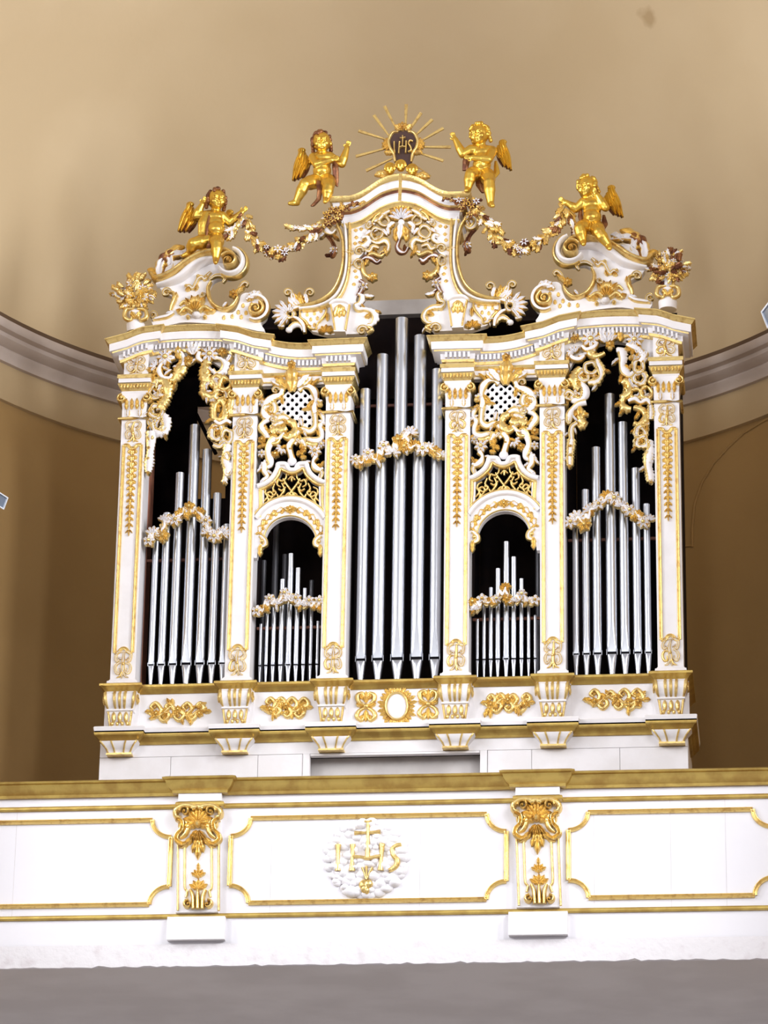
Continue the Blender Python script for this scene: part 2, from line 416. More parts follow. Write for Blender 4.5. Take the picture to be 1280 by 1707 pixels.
mx = nt.nodes.new('ShaderNodeMix'); mx.data_type = 'RGBA'; mx.inputs[7].default_value = (0.36, 0.235, 0.11, 1)
nt.links.new(mr.outputs[0], mx.inputs[0]); nt.links.new(ramp.outputs['Color'], mx.inputs[6]); nt.links.new(mx.outputs[2], bs.inputs['Base Color'])
# outline of a blind arch on the apse wall, right of the organ
def cyl_point(px, py, r):
    d = CM @ Vector(((px - 640) / FPX, 1.0, -(py - 853.5) / FPX)); o = Vector(CAM) - Vector((AC[0], AC[1], 0))
    a = d.x*d.x + d.y*d.y; b = d.x*o.x + d.y*o.y; c = o.x*o.x + o.y*o.y - r*r
    return Vector(CAM) + d * ((-b + math.sqrt(b*b - a*c)) / a)
mb = MB(); q = [cyl_point(x, y, RW + .03) for x, y in ((1120, 912), (1153, 910))]; mb.tube(q, 0.011, 6)
q = [cyl_point(x, y, RW + .03) for x, y in ((1154, 912), (1154, 880), (1158, 840), (1170, 805), (1190, 772), (1215, 745), (1240, 722), (1268, 705), (1300, 688), (1340, 676))]
mb.tube(q, 0.012, 6)
setting(mb, 'blind_arch_edge', LOWER, parent=wall_apse)
# nave shell (behind and beside the camera)
mb = MB(); mb.box((-7.2, -30, -.1), (7.2, 4, 0)); setting(mb, 'floor', STONE, 0)
mb = MB(); mb.box((-7.3, -30, 0), (-7.0, -2.5, 16)); setting(mb, 'wall_left', NAVE, 0)
mb = MB(); mb.box((7.0, -30, 0), (7.3, -2.5, 16)); setting(mb, 'wall_right', NAVE, 0)
mb = MB(); mb.box((-7.3, -30.2, 0), (7.3, -29.9, 16)); setting(mb, 'wall_back', NAVE, 0)
mb = MB(); mb.box((-7.3, -30.2, 15.9), (7.3, -2.3, 16.2)); o = setting(mb, 'ceiling_nave', NAVE, 0)
arch = [(-7.2, 0), (-RD + AC[0], 0), (-RD + AC[0], ZC)] + [(AC[0] + RD*math.cos(PI - PI*i/24), ZC + RD*math.sin(PI - PI*i/24)) for i in range(1, 24)] + [(RD + AC[0], ZC), (RD + AC[0], 0), (7.2, 0), (7.2, 16), (-7.2, 16)]
mb = MB(); mb.plate(arch, [], -2.5, -2.2); setting(mb, 'wall_front', NAVE, 0)
mb = MB()
for s in (-1, 1): mb.box((AC[0] + s*RD - (0 if s > 0 else .3), -2.4, 0), (AC[0] + s*RD + (.3 if s > 0 else 0), AC[1], ZC))
setting(mb, 'wall_arch', LOWER, 0)

# window frames in the nave walls, where the daylight enters
def window(n, c, w_, h_, axis):
    mb = MB(); t = .09
    bars = [(-w_/2 - t, -w_/2, -h_/2 - t, h_/2 + t), (w_/2, w_/2 + t, -h_/2 - t, h_/2 + t), (-w_/2, w_/2, h_/2, h_/2 + t), (-w_/2, w_/2, -h_/2 - t, -h_/2), (-.02, .02, -h_/2, h_/2)] + [(-w_/2, w_/2, -h_/2 + h_*k/5 - .015, -h_/2 + h_*k/5 + .015) for k in range(1, 5)]
    for u0, u1, z0, z1 in bars:
        if axis == 'x': mb.box((c[0] - .05, c[1] + u0, c[2] + z0), (c[0] + .05, c[1] + u1, c[2] + z1))
        else: mb.box((c[0] + u0, c[1] - .05, c[2] + z0), (c[0] + u1, c[1] + .05, c[2] + z1))
    mb.build('window_%d' % n, GREYW, None, 0, kind='structure')
for k, y in enumerate((-5.2, -10.6, -16.0)):
    window(2*k + 1, (6.95, y, 10.8), 1.9, 5.0, 'x'); window(2*k + 2, (-6.95, y, 10.8), 1.9, 5.0, 'x')
window(7, (0, -29.85, 10.8), 2.2, 5.0, 'y')  # frame round the added back light

# ================================================================ THE GALLERY
GY = -1.2
def zrow(py, Y, px=640): return at(px, py, Y).z
def xcol(px, py, Y): return at(px, py, Y).x
zR0, zR1 = zrow(1291, GY - .1), zrow(1314, GY - .06)           # hand rail
zF0, zF1 = zrow(1335, GY), zrow(1343, GY)
zL0, zL1 = zrow(1519, GY), zrow(1527, GY)
zB = zrow(1570, GY); zS = zrow(1607, GY)
GX = 3.35
sl = [(-GX, GY + .0), (GX, GY + .0)] + [(AC[0] + RW*math.cos(PI*i/24), AC[1] + RW*math.sin(PI*i/24)) for i in range(0, 25)]
def slab(z0, z1):
    mb = MB(); n = len(sl); v = [(x, y, z0) for x, y in sl] + [(x, y, z1) for x, y in sl]
    f = [tuple(reversed(range(n))), tuple(range(n, 2*n))] + [(i, (i+1) % n, (i+1) % n + n, i + n) for i in range(n)]
    mb.add(v, f); return mb
o = slab(zS + .004, zB - .03).build('floor_gallery', SOFFIT, None, 0, kind='structure'); o['label'] = 'grey plaster underside of the organ gallery'
# rough plaster edge of the slab, slightly uneven lower arris
mb = MB(); N = 160; v = []; f = []
for i in range(N + 1):
    x = -GX + 2*GX*i/N; j = random.uniform(-.004, .006) + (random.random() < .08) * random.uniform(.0, .016)
    v += [(x, GY - .012, zB), (x, GY - .014 + random.uniform(-.002, .002), zB - .05), (x, GY - .010, zS + j), (x, GY + .02, zS + j * .3)]
for i in range(N):
    for k in range(3): f.append((4*i+k, 4*i+k+1, 4*i+k+5, 4*i+k+4))
mb.add(v, f)
mb.build('trim_5', ROUGHPL, None, 30, kind='structure')['label'] = 'rough white plaster edge of the gallery slab'

par = empty('gallery_parapet', (0.3, GY, zB), None, 'long white gallery parapet with gilded panel frames below the organ', 'parapet')
mb = MB(); mb.box((-GX, GY, zB), (GX, GY + .08, zR1 + .03)); mb.build('parapet_wall', PANEL, par, 0)
# fine vertical board joints
for px in (25, 452, 700, 990, 1118, 1210):
    mb = MB(); x = xcol(px, 1430, GY); mb.box((x - .0008, GY - .001, zF0), (x + .0008, GY + .002, zL1)); mb.build('board_joint', GREYW, par, 0)
def sweep_plan(path, prof, m, zf=None, closed=False):
    """prof: list of (out, z); path: plan polyline (x, y) walked with outside on the right hand (-y when walking +x). mitred."""
    mbs = MB(); P = [Vector((p[0], p[1])) for p in path]; L = len(P); offs = []
    for i in range(L):
        d1 = (P[i] - P[i-1]).normalized() if i > 0 else (P[1] - P[0]).normalized()
        d2 = (P[i+1] - P[i]).normalized() if i < L-1 else d1
        n1 = Vector((d1.y, -d1.x)); n2 = Vector((d2.y, -d2.x))
        offs.append((n1 + n2) / (1 + n1.dot(n2)))
    v = []; f = []; ms = []; q = len(prof)
    for i in range(L):
        for o_, z in prof:
            x = P[i].x + offs[i].x * o_; y = P[i].y + offs[i].y * o_
            v.append((x, y, (zf(P[i].x + 0.35*(x - P[i].x)) if zf else 0) + z))
    for i in range(L - 1):
        for j in range(q - 1):
            f.append((i*q+j, (i+1)*q+j, (i+1)*q+j+1, i*q+j+1)); ms.append(m[j] if isinstance(m, (list, tuple)) else m)
    f.append(tuple(range(q))); ms.append(0); f.append(tuple(reversed(range((L-1)*q, L*q)))); ms.append(0)
    mbs.add(v, f, ms); return mbs
PIERS = [(297, 375), (858, 938)]
pcx = [xcol(330.5, 1430, GY - .05), xcol(896.5, 1430, GY - .05)]; PHW = 0.155
def broken(y, dy, hw):
    p = [(-GX, y)]
    for c in pcx: p += [(c - hw, y), (c - hw, y - dy), (c + hw, y - dy), (c + hw, y)]
    return p + [(GX, y)]
h = zR0 - zR1
prof = [(-.04, zR1), (.0, zR1 - .012), (.022, zR1 - .012), (.026, zR1 + .006), (.045, zR1 + .02), (.06, zR1 + .045), (.065, zR1 + .065), (.082, zR1 + .07), (.085, zR0), (.06, zR0 + .012), (-.06, zR0 + .014)]
sweep_plan(broken(GY, .055, .155), prof, 0).build('hand_rail', GOLDW, par, 35)
def bead_prof(z0, z1, d): zc = (z0 + z1) / 2; return [(-.01, z1), (d*.7, z1 + .001), (d, zc - .006), (d, zc + .006), (d*.7, z0 - .001), (-.01, z0)]
sweep_plan(broken(GY, .055, .140), bead_prof(zF0, zF1, .018), 0).build('upper_fillet', GOLDW, par, 35)
sweep_plan([(-GX, GY), (GX, GY)], bead_prof(zL0, zL1, .018), 0).build('lower_fillet', GOLDW, par, 35)
# panel frames with hollow corners
zP = [zrow(1360.5, GY), zrow(1386, GY), zrow(1471, GY), zrow(1502, GY)]
def mould(mb, a, b, w=.0165, d=.018): relief(mb, [a, ((a[0]+b[0])/2, (a[1]+b[1])/2), b], w, GY, d, 'r', n=2)
def panel_frame(xa, xb, nm='panel_moulding'):
    dx = .125; top, t1, b1, bot = zP[0], zP[1], zP[2], zP[3]; cz = (top + bot) / 2; t1 = top - .115; b1 = bot + .115
    mb = MB()
    mould(mb, (xa + dx, top), (xb - dx, top)); mould(mb, (xa + dx, bot), (xb - dx, bot)); mould(mb, (xa, b1), (xa, t1)); mould(mb, (xb, b1), (xb, t1))
    for cx, sx in ((xa, 1), (xb, -1)):
        for z0, z1, sz in ((top, t1, -1), (bot, b1, 1)):
            arc = []
            for i in range(7):
                a = PI/2 * i/6
                arc.append((cx + sx * dx * (math.cos(a)), z0 + sz * .115 * math.sin(a)))
            # hollow corner: centre outside the panel
            relief(mb, [(cx + sx*dx*math.cos(PI/2*i/6), z0 + sz*.115*math.sin(PI/2*i/6)) for i in range(7)], .0155, GY, .018, 'r', n=3)
    return mb.build(nm, GOLD, par, 40)
pxs = [(-190, 284), (384, 844), (947.5, 1290)]
for a, b in pxs: panel_frame(xcol(a, 1430, GY), xcol(b, 1430, GY))
# piers
def pier(cx):
    p = empty('pier', (cx, GY - .03, zB), par)
    mb = MB(); mb.box((cx - .135, GY - .05, zL0), (cx + .135, GY + .0, zR1 - .005)); mb.build('pier_shaft', WHITE, p, 0)
    mb = MB(); mb.box((cx - .185, GY - .055, zB + .02), (cx + .185, GY + .0, zL1 + .001)); mb.build('pier_base', WHITE, p, 0)
    mb = MB(); mb.box((cx - .140, GY - .068, zF0 + .002), (cx + .140, GY - .03, zR1 - .012)); mb.build('pier_block', WHITE, p, 0)
    return p
pshift = pcx[1] - pcx[0]
for k in range(2):
    p = pier(pcx[k]); Yp = GY - .05
    O = Orn('pier_carving', p, Yp, .03, 'gilded acanthus bracket carving with hanging leaves'); O.mats = GG
    for sx in (-1, 1):
        m = lambda x: 330.5 + sx * (x - 330.5)
        sp = lambda a: a if sx > 0 else 180 - a
        O.S([(m(332), 1349), (m(345), 1345), (m(357), 1346), (m(367), 1353), (m(367), 1362), (m(359), 1364)], [5, 5, 5, 5, 4, 3], 'g', .05)
        O.V(m(352), 1354, 8, sp(0), sx * 1.2, 2.6, 'g', .055)
        O.S([(m(366), 1366), (m(357), 1372), (m(358), 1384), (m(365), 1393), (m(366), 1401), (m(357), 1408), (m(348), 1404)], [4, 4, 3.5, 4, 4, 4, 2], 'r', .04)
        O.S([(m(351), 1368), (m(347), 1380), (m(352), 1392), (m(360), 1398)], [3, 4, 4, 2], 'g', .035)
        O.L(m(340), 1396, sp(-55), 26, 6, 30 * sx, 'l', .03)
        O.L(m(362), 1370, sp(-110), 22, 5, -20 * sx, 'l', .03)
        O.S([(m(353), 1404), (m(353), 1440), (m(353), 1478), (m(349), 1486), (m(351), 1496)], 1.9, 'g', .014, nm='moulding')
        O.S([(m(364.5), 1404), (m(364.5), 1450), (m(364.5), 1518)], 1.7, 'g', .012, nm='moulding')
        O.V(m(347), 1508, 7, sp(90), -sx * 1.1, 2.6, 'g', .04)
        O.S([(m(343), 1484), (m(339), 1496), (m(338), 1516)], [2.5, 3.5, 3.5], 'g', .045, nm='flute')
    O.H(330.5, 1372, 24, 200, -20, 7, 'l', .045, r0=.05); O.B(330.5, 1375, 6, 1, d=.05)
    O.H(330.5, 1384, 20, 230, 310, 4, 'l', .045, r0=.1)
    O.S([(321, 1350), (330, 1346), (340, 1350)], 5, 'g', .05)
    for a, l_ in ((-90, 36), (-110, 26), (-70, 26)): O.L(331, 1396, a, l_, 6, 0, 'l', .03)
    for y, r in ((1462, 12), (1483, 15)):
        O.H(330.5, y, r * 1.1, 150, 30, 5, 'l', .025, r0=.0, nm='flower')
        O.B(330.5, y, 3, 1)
    O.L(330.5, 1451, 90, 12, 3, 0, 'l', .02)
    O.S([(330.5, 1485), (330.5, 1500), (330.5, 1516)], [2, 3.5, 4], 'g', .05, nm='flute')
    if k:
        for mbx, _n, _m in O.items: mbx.v = [(x + pshift, y, z) for x, y, z in mbx.v]
    O.done()
# monogram relief in the middle panel
em = empty('monogram_relief', at(611, 1493, GY), None, 'white cloud medallion with gold IHS letters, cross and heart on the parapet', 'relief')
mb = MB(); rnd = random.Random(3)
c = at(611, 1431, GY)
mb.plate([(c.x + .235*math.cos(2*PI*i/40)*(1+.04*math.sin(5*i)), c.z + .235*math.sin(2*PI*i/40)*(1+.04*math.sin(5*i))) for i in range(40)], [], GY - .012, GY + .0)
for i in range(150):
    a = rnd.random()*2*PI; r = .245*math.sqrt(rnd.random()); s = rnd.uniform(.025, .05)
    mb.ball((c.x + r*math.cos(a)*1.02, GY - .008, c.z + r*math.sin(a)), (s, rnd.uniform(.018, .04), s*rnd.uniform(.6, .9)), 0, 10, 6)
for i in range(26):
    a = 2*PI*i/26; s = rnd.uniform(.026, .042); mb.ball((c.x + .238*math.cos(a)*1.03, GY - .006, c.z + .238*math.sin(a)), (s, .02, s*.85), 0, 10, 6)
mb.build('cloud', WHITE, em, 60)
O = Orn('letters', em, GY - .026, .016)
G_ = dict(st='g', nm='letter')
def glyph(nm, segs):
    acc = MB()
    for pts, wv in segs: relief(acc, O.P(pts), [q*K*.96 for q in wv], GY - .03, .018, 'g', n=6)
    acc.build(nm, GOLD, em)
glyph('letter_i', [('564,1408 563.5,1420 563.5,1438 563,1452', [4.6, 3.2, 3.2, 4.8])])
glyph('letter_h', [('588,1408 588,1422 587,1438 587,1452', [4.6, 3.2, 3.2, 4.8]), ('637,1407 636,1422 635,1438 634,1451', [4.6, 3.2, 3.2, 4.8]), ('588,1428 600,1429 613,1431 624,1429 636,1427', [3, 2.8, 3.2, 2.8, 3])])
glyph('letter_s', [('669,1408 661,1410 654,1417 656,1427 662,1434 661,1443 654,1449 648,1451', [3, 3.6, 3.8, 3.8, 4.2, 4.2, 4, 3])])
glyph('cross', [('614,1369 613.5,1390 613,1410 612.5,1430', [3.2, 3, 3.4, 4]), ('591,1389 604,1388.5 620,1388 634,1387', [3.6, 2.6, 2.6, 3.6]), ('608,1370 614,1371 620,1369', [2.2, 2.4, 2.2])])
glyph('nails', [('604,1447 607,1455 610,1466', [2, 1.3, 1]), ('611,1445 611,1456 611,1467', [2, 1.3, 1]), ('621,1447 616,1456 612,1466', [2, 1.3, 1])])
mb = MB(); hc = at(610, 1477, GY - .03)
for dx, dz, rx, rz in ((-.012, .006, .034, .036), (.016, .012, .028, .03), (-.008, -.018, .026, .03), (.006, -.03, .018, .024)):
    mb.ball((hc.x + dx, GY - .03, hc.z + dz), (rx, .026, rz), 0, 14, 8)
mb.build('heart', GOLD, em, 60)
# ================================================================ THE ORGAN CASE
PX = [-1.888, -1.0885, -0.424, 0.424, 1.0885, 1.888]; PW = 0.0875
def zq(row, Y=0.0, px=557): return at(px, row, Y).z
ZG = zB - .03                                   # gallery floor
case = empty('organ_case', (0, .4, ZG), None, 'white and gold carved baroque organ case standing on the gallery', 'organ case')
YF = 0.05                                       # plane of the boards between the pilasters
# ---- plinth boards, keyboard niche
zPl = zq(1222, 0.02)
pl = empty('plinth', (0, .4, ZG), case)
nx0, nx1 = xcol(517, 1262, .05), xcol(800, 1262, .05); zn = zq(1258, .05, 660)
def pboard(x0, x1, z0, z1, y=.05, nm='board', m=WHITE): b = MB(); b.box((x0 + .0015, y, z0 + .0015), (x1 - .0015, y + .05, z1 - .0015)); return b.build(nm, m, pl, 0)
pxl = xcol(166, 1262, .05); pxr = xcol(1147, 1262, .05); zj = zq(1253, .05, 700)
xs = [pxl, xcol(285, 1262, .05), xcol(430, 1262, .05), nx0 - .05]
for a, b in zip(xs[:-1], xs[1:]): pboard(a, b, ZG, zj)
xs = [nx1 + .05, xcol(886, 1262, .05), xcol(1033, 1262, .05), pxr]
for a, b in zip(xs[:-1], xs[1:]): pboard(a, b, ZG, zj)
pboard(pxl, pxr, zj, zPl + .01)
for a, b in ((nx0 - .05, nx0), (nx1, nx1 + .05)): pboard(a, b, ZG, zj, .042, 'niche_post')
pboard(nx0, nx1, zn, zj, .046, 'niche_lintel')
b = MB(); b.box((nx0 - .1, .17, ZG), (nx1 + .1, .19, zj)); b.build('niche_back', GREYW, pl, 0)
b = MB(); b.box((pxl, .10, ZG), (pxl + .03, .95, zPl)); b.build('side_board', WHITE, pl, 0)
b = MB(); b.box((pxr - .03, .10, ZG), (pxr, .95, zPl)); b.build('side_board', WHITE, pl, 0)
# ---- base mouldings with breaks round the pilasters
def plan(y, dy, hw, xend, yend=.6, sub=1):
    p = [(-xend, yend)]
    for i, c in enumerate(PX):
        a, b_ = c - hw, c + hw
        if i == 0: p += [(-xend, y - dy), (b_, y - dy), (b_, y)]
        elif i == 5: p += [(a, y), (a, y - dy), (xend, y - dy)]
        else: p += [(a, y), (a, y - dy), (b_, y - dy), (b_, y)]
    return p + [(xend, yend)]
XE = 1.888 + .105
zl1, zl0 = zq(1132, -.03), zq(1146, -.03)
sweep_plan(plan(.03, .05, .105, XE), [(-.02, zl0), (.004, zl0), (.012, zl0 + .012), (.02, zl0 + .024), (.036, zl0 + .036), (.044, zl0 + .040), (.044, zl1 - .006), (.036, zl1), (-.05, zl1 + .004)], 0).build('ledge', GOLDW, case, 35)
zb1, zb0 = zq(1204, -.03), zq(1230, -.03)
hb = zb1 - zb0
bm_ = sweep_plan(plan(.04, .055, .125, XE + .015), [(-.03, zb0 - .004), (.004, zb0), (.008, zb0 + .014), (.022, zb0 + .022), (.034, zb0 + .040), (.046, zb0 + .046), (.05, zb0 + .058), (.05, zb0 + .064),
      (.012, zb0 + .066), (.012, zb0 + .072), (.05, zb0 + .074), (.054, zb1 - .012), (.048, zb1 - .004), (.02, zb1), (-.05, zb1 + .002)], [0, 0, 0, 0, 0, 0, 0, 2, 2, 2, 1, 1, 1, 1])
bm_.build('base_cornice', [GOLDW, WHITE, BLACK], case, 35)
# base frieze panels between consoles
fz0, fz1 = zb1 - .005, zl0 + .005
bpan = []
for i in range(5):
    b = MB(); b.box((PX[i] + .05, .035, fz0), (PX[i+1] - .05, .085, fz1)); bpan.append(b.build('base_panel', WHITE, case, 0))
for i, c in enumerate(PX):
    b = MB(); b.box((c - .12, .02, fz0), (c + .12, .085, fz1)); b.build('console_block', WHITE, case, 0)
# ---- consoles under the pilasters and drop brackets under the base cornice
def loft(rows, yb, m=0):
    """rows of (z, half width, y front) about x = 0"""
    b = MB(); v = []; f = []
    for z, h_, y in rows: v += [(-h_, yb, z), (-h_, y, z), (h_, y, z), (h_, yb, z)]
    for i in range(len(rows) - 1):
        for j in range(3): f.append((4*i+j, 4*i+j+1, 4*i+j+5, 4*i+j+4))
    n = len(rows) - 1; f += [(0, 1, 2, 3), (4*n+3, 4*n+2, 4*n+1, 4*n)]
    b.add(v, f, m); return b
def shifted(b, dx): o = MB(); o.v = [(x + dx, y, z) for x, y, z in b.v]; o.f = b.f; o.m = b.m; return o
zc1, zc0 = zl0 + .002, zb1
H_ = zc1 - zc0
crow = [(zc1, .112, -.045), (zc1 - .10*H_, .112, -.075), (zc1 - .25*H_, .108, -.08), (zc1 - .42*H_, .098, -.062), (zc1 - .5*H_, .09, -.045), (zc1 - .52*H_, .094, -.052), (zc1 - .56*H_, .094, -.052), (zc1 - .58*H_, .086, -.04), (zc1 - .75*H_, .08, -.03), (zc1 - .9*H_, .074, -.03), (zc0, .07, -.02)]
cbody = loft(crow, .03)
ribs = []
def along(rows, u, dy): return [(h_*u, y + dy, z) for z, h_, y in rows]
for u in (-.92, -.34, 0.0, .34, .92):
    b = MB(); b.tube(along(crow[:5], u, 0), [.008, .011, .011, .010, .007] if abs(u) < .9 else [.006, .013, .013, .010, .006], 6, 1); ribs.append(('rib', b))
for sx in (-1, 1):
    b = MB(); zc = zc1 - .24*H_; p3 = [(sx*(.112 + .004), -.02 + .045*math.cos(a)*r_, zc + .045*math.sin(a)*r_) for a, r_ in [(t*.55, 1 - t*.05) for t in range(15)]]
    b.tube(p3, .007, 6, 1); ribs.append(('side_volute', b))
    b = MB(); b.tube(along(crow[7:], sx*.95, -.002), .008, 6, 1); ribs.append(('edge_rib', b))
b = MB()
for u in (-.55, 0, .55): b.ball((u*.078, -.036, zc1 - .74*H_), (.016, .016, .042), 1, 8, 6)
ribs.append(('leaf', b))
b = MB()
for u in (-.75, -.25, .25, .75): b.ball((u*.07, -.03, zc0 + .022), (.012, .014, .016), 1, 8, 5)
ribs.append(('beading', b))
zd1, zd0 = zb0 + .006, zq(1250, -.02)
drow = [(zd1, .135, -.05), (zd1 - .25*(zd1 - zd0), .115, -.045), (zd1 - .55*(zd1-zd0), .092, -.02), (zd1 - .8*(zd1-zd0), .082, -.012), (zd0 + .012, .08, -.01), (zd0 + .010, .086, -.018), (zd0, .084, -.016)]
dbody = loft(drow, .06)
drib = []
for u in (-.95, -.38, .38, .95):
    b = MB(); b.tube(along(drow[:5], u, -.001), .0065, 6, 1); drib.append(('rib', b))
b = MB(); b.box((-.088, -.022, zd0 - .001), (.088, .05, zd0 + .011), 1); drib.append(('gilt_foot', b))
for c in PX:
    e = empty('console', (c, 0, zc0), case)
    shifted(cbody, c).build('console_body', WG, e, 35)
    for nm, b in ribs: shifted(b, c).build(nm, WG, e, 50)
    e = empty('drop_bracket', (c, 0, zd0), case)
    shifted(dbody, c).build('bracket_body', WG, e, 35)
    for nm, b in drib: shifted(b, c).build(nm, WG, e, 50)
# ---- pilasters
zs0, zs1 = zq(1131), zq(688)
zfr0, zfr1 = zq(1080), zq(732)
def cart(cx, z0, z1, hw, y, rnd, d=.014):
    """small rocaille cartouche filling a rectangle"""
    b = MB(); zc = (z0 + z1) / 2; hh = (z1 - z0) / 2
    for s in (-1, 1):
        j = lambda k=.12: rnd.uniform(-k, k)
        P_ = lambda u, w_: (cx + s*hw*u, zc + hh*w_)
        relief(b, [P_(.15, .9), P_(.55 + j(), .95), P_(.95, .65 + j()), P_(.8, .25), P_(.45, .35 + j())], [q*hw for q in (.1, .15, .17, .15, .09)], y, d, 'w', n=4)
        relief(b, [P_(.3, .1 + j()), P_(.75, .05), P_(.98, -.3 + j()), P_(.75, -.62), P_(.4, -.5 + j()), P_(.45, -.25)], [q*hw for q in (.09, .15, .17, .16, .12, .07)], y, d, rnd.choice('wgw'), n=4)
        relief(b, [P_(.1, -.55), P_(.35, -.85), P_(.75, -.95)], [q*hw for q in (.16, .14, .06)], y, d, rnd.choice('wg'), n=4)
        leaf(b, *P_(.2, .35 + j(.05)), 90 - s*60, hw*.6, hw*.16, y, d, s*30, 'm')
    relief(b, [(cx + hw*.1, zc + hh*.95), (cx + rnd.uniform(-.2, .2)*hw, zc + hh*.3), (cx, zc - hh*.3), (cx + rnd.uniform(-.2, .2)*hw, zc - hh)], [q*hw for q in (.1, .2, .22, .07)], y, d*1.2, rnd.choice('wg'), n=5)
    b.ball((cx, y - d, zc + hh*rnd.uniform(-.2, .2)), (hw*.17, d*.7, hw*.2), 1)
    return b
def drop(cx, z0, z1, y, hw):
    b = MB(); n = int((z1 - z0) / .044); st = (z1 - z0) / n
    for i in range(n):
        z = z1 - i*st; t = i / (n-1); w_ = hw * (0.55 + .45*math.sin(PI*min(1, t*1.4 + .25))) if t < .8 else hw*(1.25 - t)*1.3
        for a, l_ in ((-90, .05), (-130, .036), (-50, .036)):
            leaf(b, cx + (0 if a == -90 else (w_*.25 if a == -50 else -w_*.25)), z, a, l_, w_*.48, y - (.006 if a == -90 else 0), .012, 0, 'l')
        if i % 2: b.ball((cx, y - .014, z - .004), .007, 1, 6, 4)
    return b
for i, c in enumerate(PX):
    rnd = random.Random(40 + i)
    p = empty('pilaster', (c, .05, zs0), case)
    b = MB(); b.box((c - PW, .0, zs0), (c + PW, .2, zs1)); b.build('shaft', WHITE, p, 0)
    b = MB(); b.frust((c - PW - .022, c + PW + .022, -.022, .2, zs0 - .015), (c - PW - .018, c + PW + .018, -.018, .2, zs0 + .014)); b.frust((c - PW - .012, c + PW + .012, -.012, .2, zs0 + .014), (c - PW, c + PW, 0, .2, zs0 + .03)); b.build('foot_moulding', WHITE, p, 30)
    b = MB(); hw = .0625; w_ = .0125
    for a, q in (((c - hw, zfr0 + .0), (c - hw, zfr1)), ((c + hw, zfr0), (c + hw, zfr1))): relief(b, [a, ((a[0]+q[0])/2, (a[1]+q[1])/2), q], w_, .0, .014, 'r', n=2)
    relief(b, [(c - hw, zfr1), (c - hw*.55, zfr1 + .0), (c - .02, zfr1 - .018), (c, zfr1 - .024), (c + .02, zfr1 - .018), (c + hw*.55, zfr1), (c + hw, zfr1)], w_, .0, .014, 'r', n=4)
    relief(b, [(c - hw, zfr0), (c - hw*.6, zfr0 + .002), (c - .018, zfr0 + .026), (c, zfr0 + .032), (c + .018, zfr0 + .026), (c + hw*.6, zfr0 + .002), (c + hw, zfr0)], w_, .0, .014, 'r', n=4)
    b.build('gilded_frame', GOLD, p)
    drop(c, zq(884), zfr1 - .035, -.001, .04).build('leaf_drop', GOLD, p)
    cart(c, zq(727), zq(692), .052, -.001, rnd).build('upper_cartouche', WG, p)
    cart(c, zs0 + .035, zfr0 + .012, .056, -.001, rnd).build('lower_cartouche', WG, p)
    b = MB(); b.tube([(c - PW - .016, .2, zs1), (c - PW - .016, -.016, zs1), (c, -.016, zs1), (c + PW + .016, -.016, zs1), (c + PW + .016, .2, zs1)], .011, 8); b.build('astragal', GOLD, p, 50)
    # capital
    cp = empty('capital', (c, 0, zs1), p)
    za, zb_, zt = zq(669), zq(645), zq(626, -.03)
    b = MB(); b.box((c - PW, .0, zs1), (c + PW, .2, za)); b.frust((c - PW, c + PW, 0, .2, za), (c - PW - .01, c + PW + .01, -.012, .2, zb_))
    b.frust((c - PW - .008, c + PW + .008, -.014, .2, zb_), (c - PW - .004, c + PW + .004, -.018, .2, zq(637, -.02)))
    b.box((c - PW - .028, -.04, zq(627, -.03)), (c + PW + .028, .2, zq(619, -.03)), 0)
    # egg band
    ze0, ze1 = zq(639, -.03), zq(629, -.03)
    b.frust((c - PW - .006, c + PW + .006, -.016, .2, ze0 - .004), (c - PW - .034, c + PW + .034, -.046, .2, ze1), 1)
    for k in range(9):
        x = c + (k - 4) * .0235; b.ball((x, -.036, (ze0 + ze1)/2 + .002), (.0085, .014, .02), 1, 8, 5)
    # acanthus leaves of the bell, volutes at the corners
    for k in range(4):
        x = c + (k - 1.5) * .038; leaf(b, x, zq(672), 90, .085, .015, -.004, .018, 0, 'l')
    for k in range(2):
        x = c + (k - .5) * .085; leaf(b, x, zq(684), 90, .06, .014, -.002, .014, 0, 'm')
    zv = zq(655)
    for s in (-1, 1):
        pts = spiral(c + s*(PW + .002), zv, .032, .006, 90, -s*1.4)
        relief(b, pts, .0085, -.022, .022, 'g', th=.04, n=3)
        b.ball((c + s*(PW + .002), -.045, zv), (.012, .012, .012), 1)
        b.tube([(c + s*(PW + .02), .2, zv), (c + s*(PW + .02), -.02, zv)], .021, 8, 1)
    # the bell's mesh lives under the pilaster as one carved piece
    b.build('bell', WG, cp, 45)
    # frieze block over the capital
    b = MB(); ztop = zq(590, -.03) if i in (2, 3) else zq(596, -.03)
    sweepw = .012
    b.box((c - PW - .036, -.05, zq(619.5, -.04)), (c + PW + .036, .2, zq(613.5, -.04)), 1)
    b.box((c - PW, .0, zq(614)), (c + PW, .2, ztop + .12 if i in (0, 1, 4, 5) else ztop + .03), 0); b.build('frieze_block', WG, p, 0)
    z1_ = zq(590) if i in (2, 3) else zq(590) + .028
    cart(c, zq(612), z1_, .06, -.001, rnd).build('frieze_cartouche', WG, p)
# ---- cornice
ctop_px = [(150, 580), (176, 571), (195, 561), (212, 553), (232, 545), (252, 540), (285, 536), (317, 534.5), (345, 534.5), (370, 536), (390, 541), (410, 547.5), (432, 554.5), (452, 560), (470, 563.5), (490, 565.3), (518, 565), (560, 563), (612, 561)]
cx_ = []; cz_ = []
for x, y in ctop_px:
    q = at(x, y, -.13); cx_.append(q.x); cz_.append(q.z)
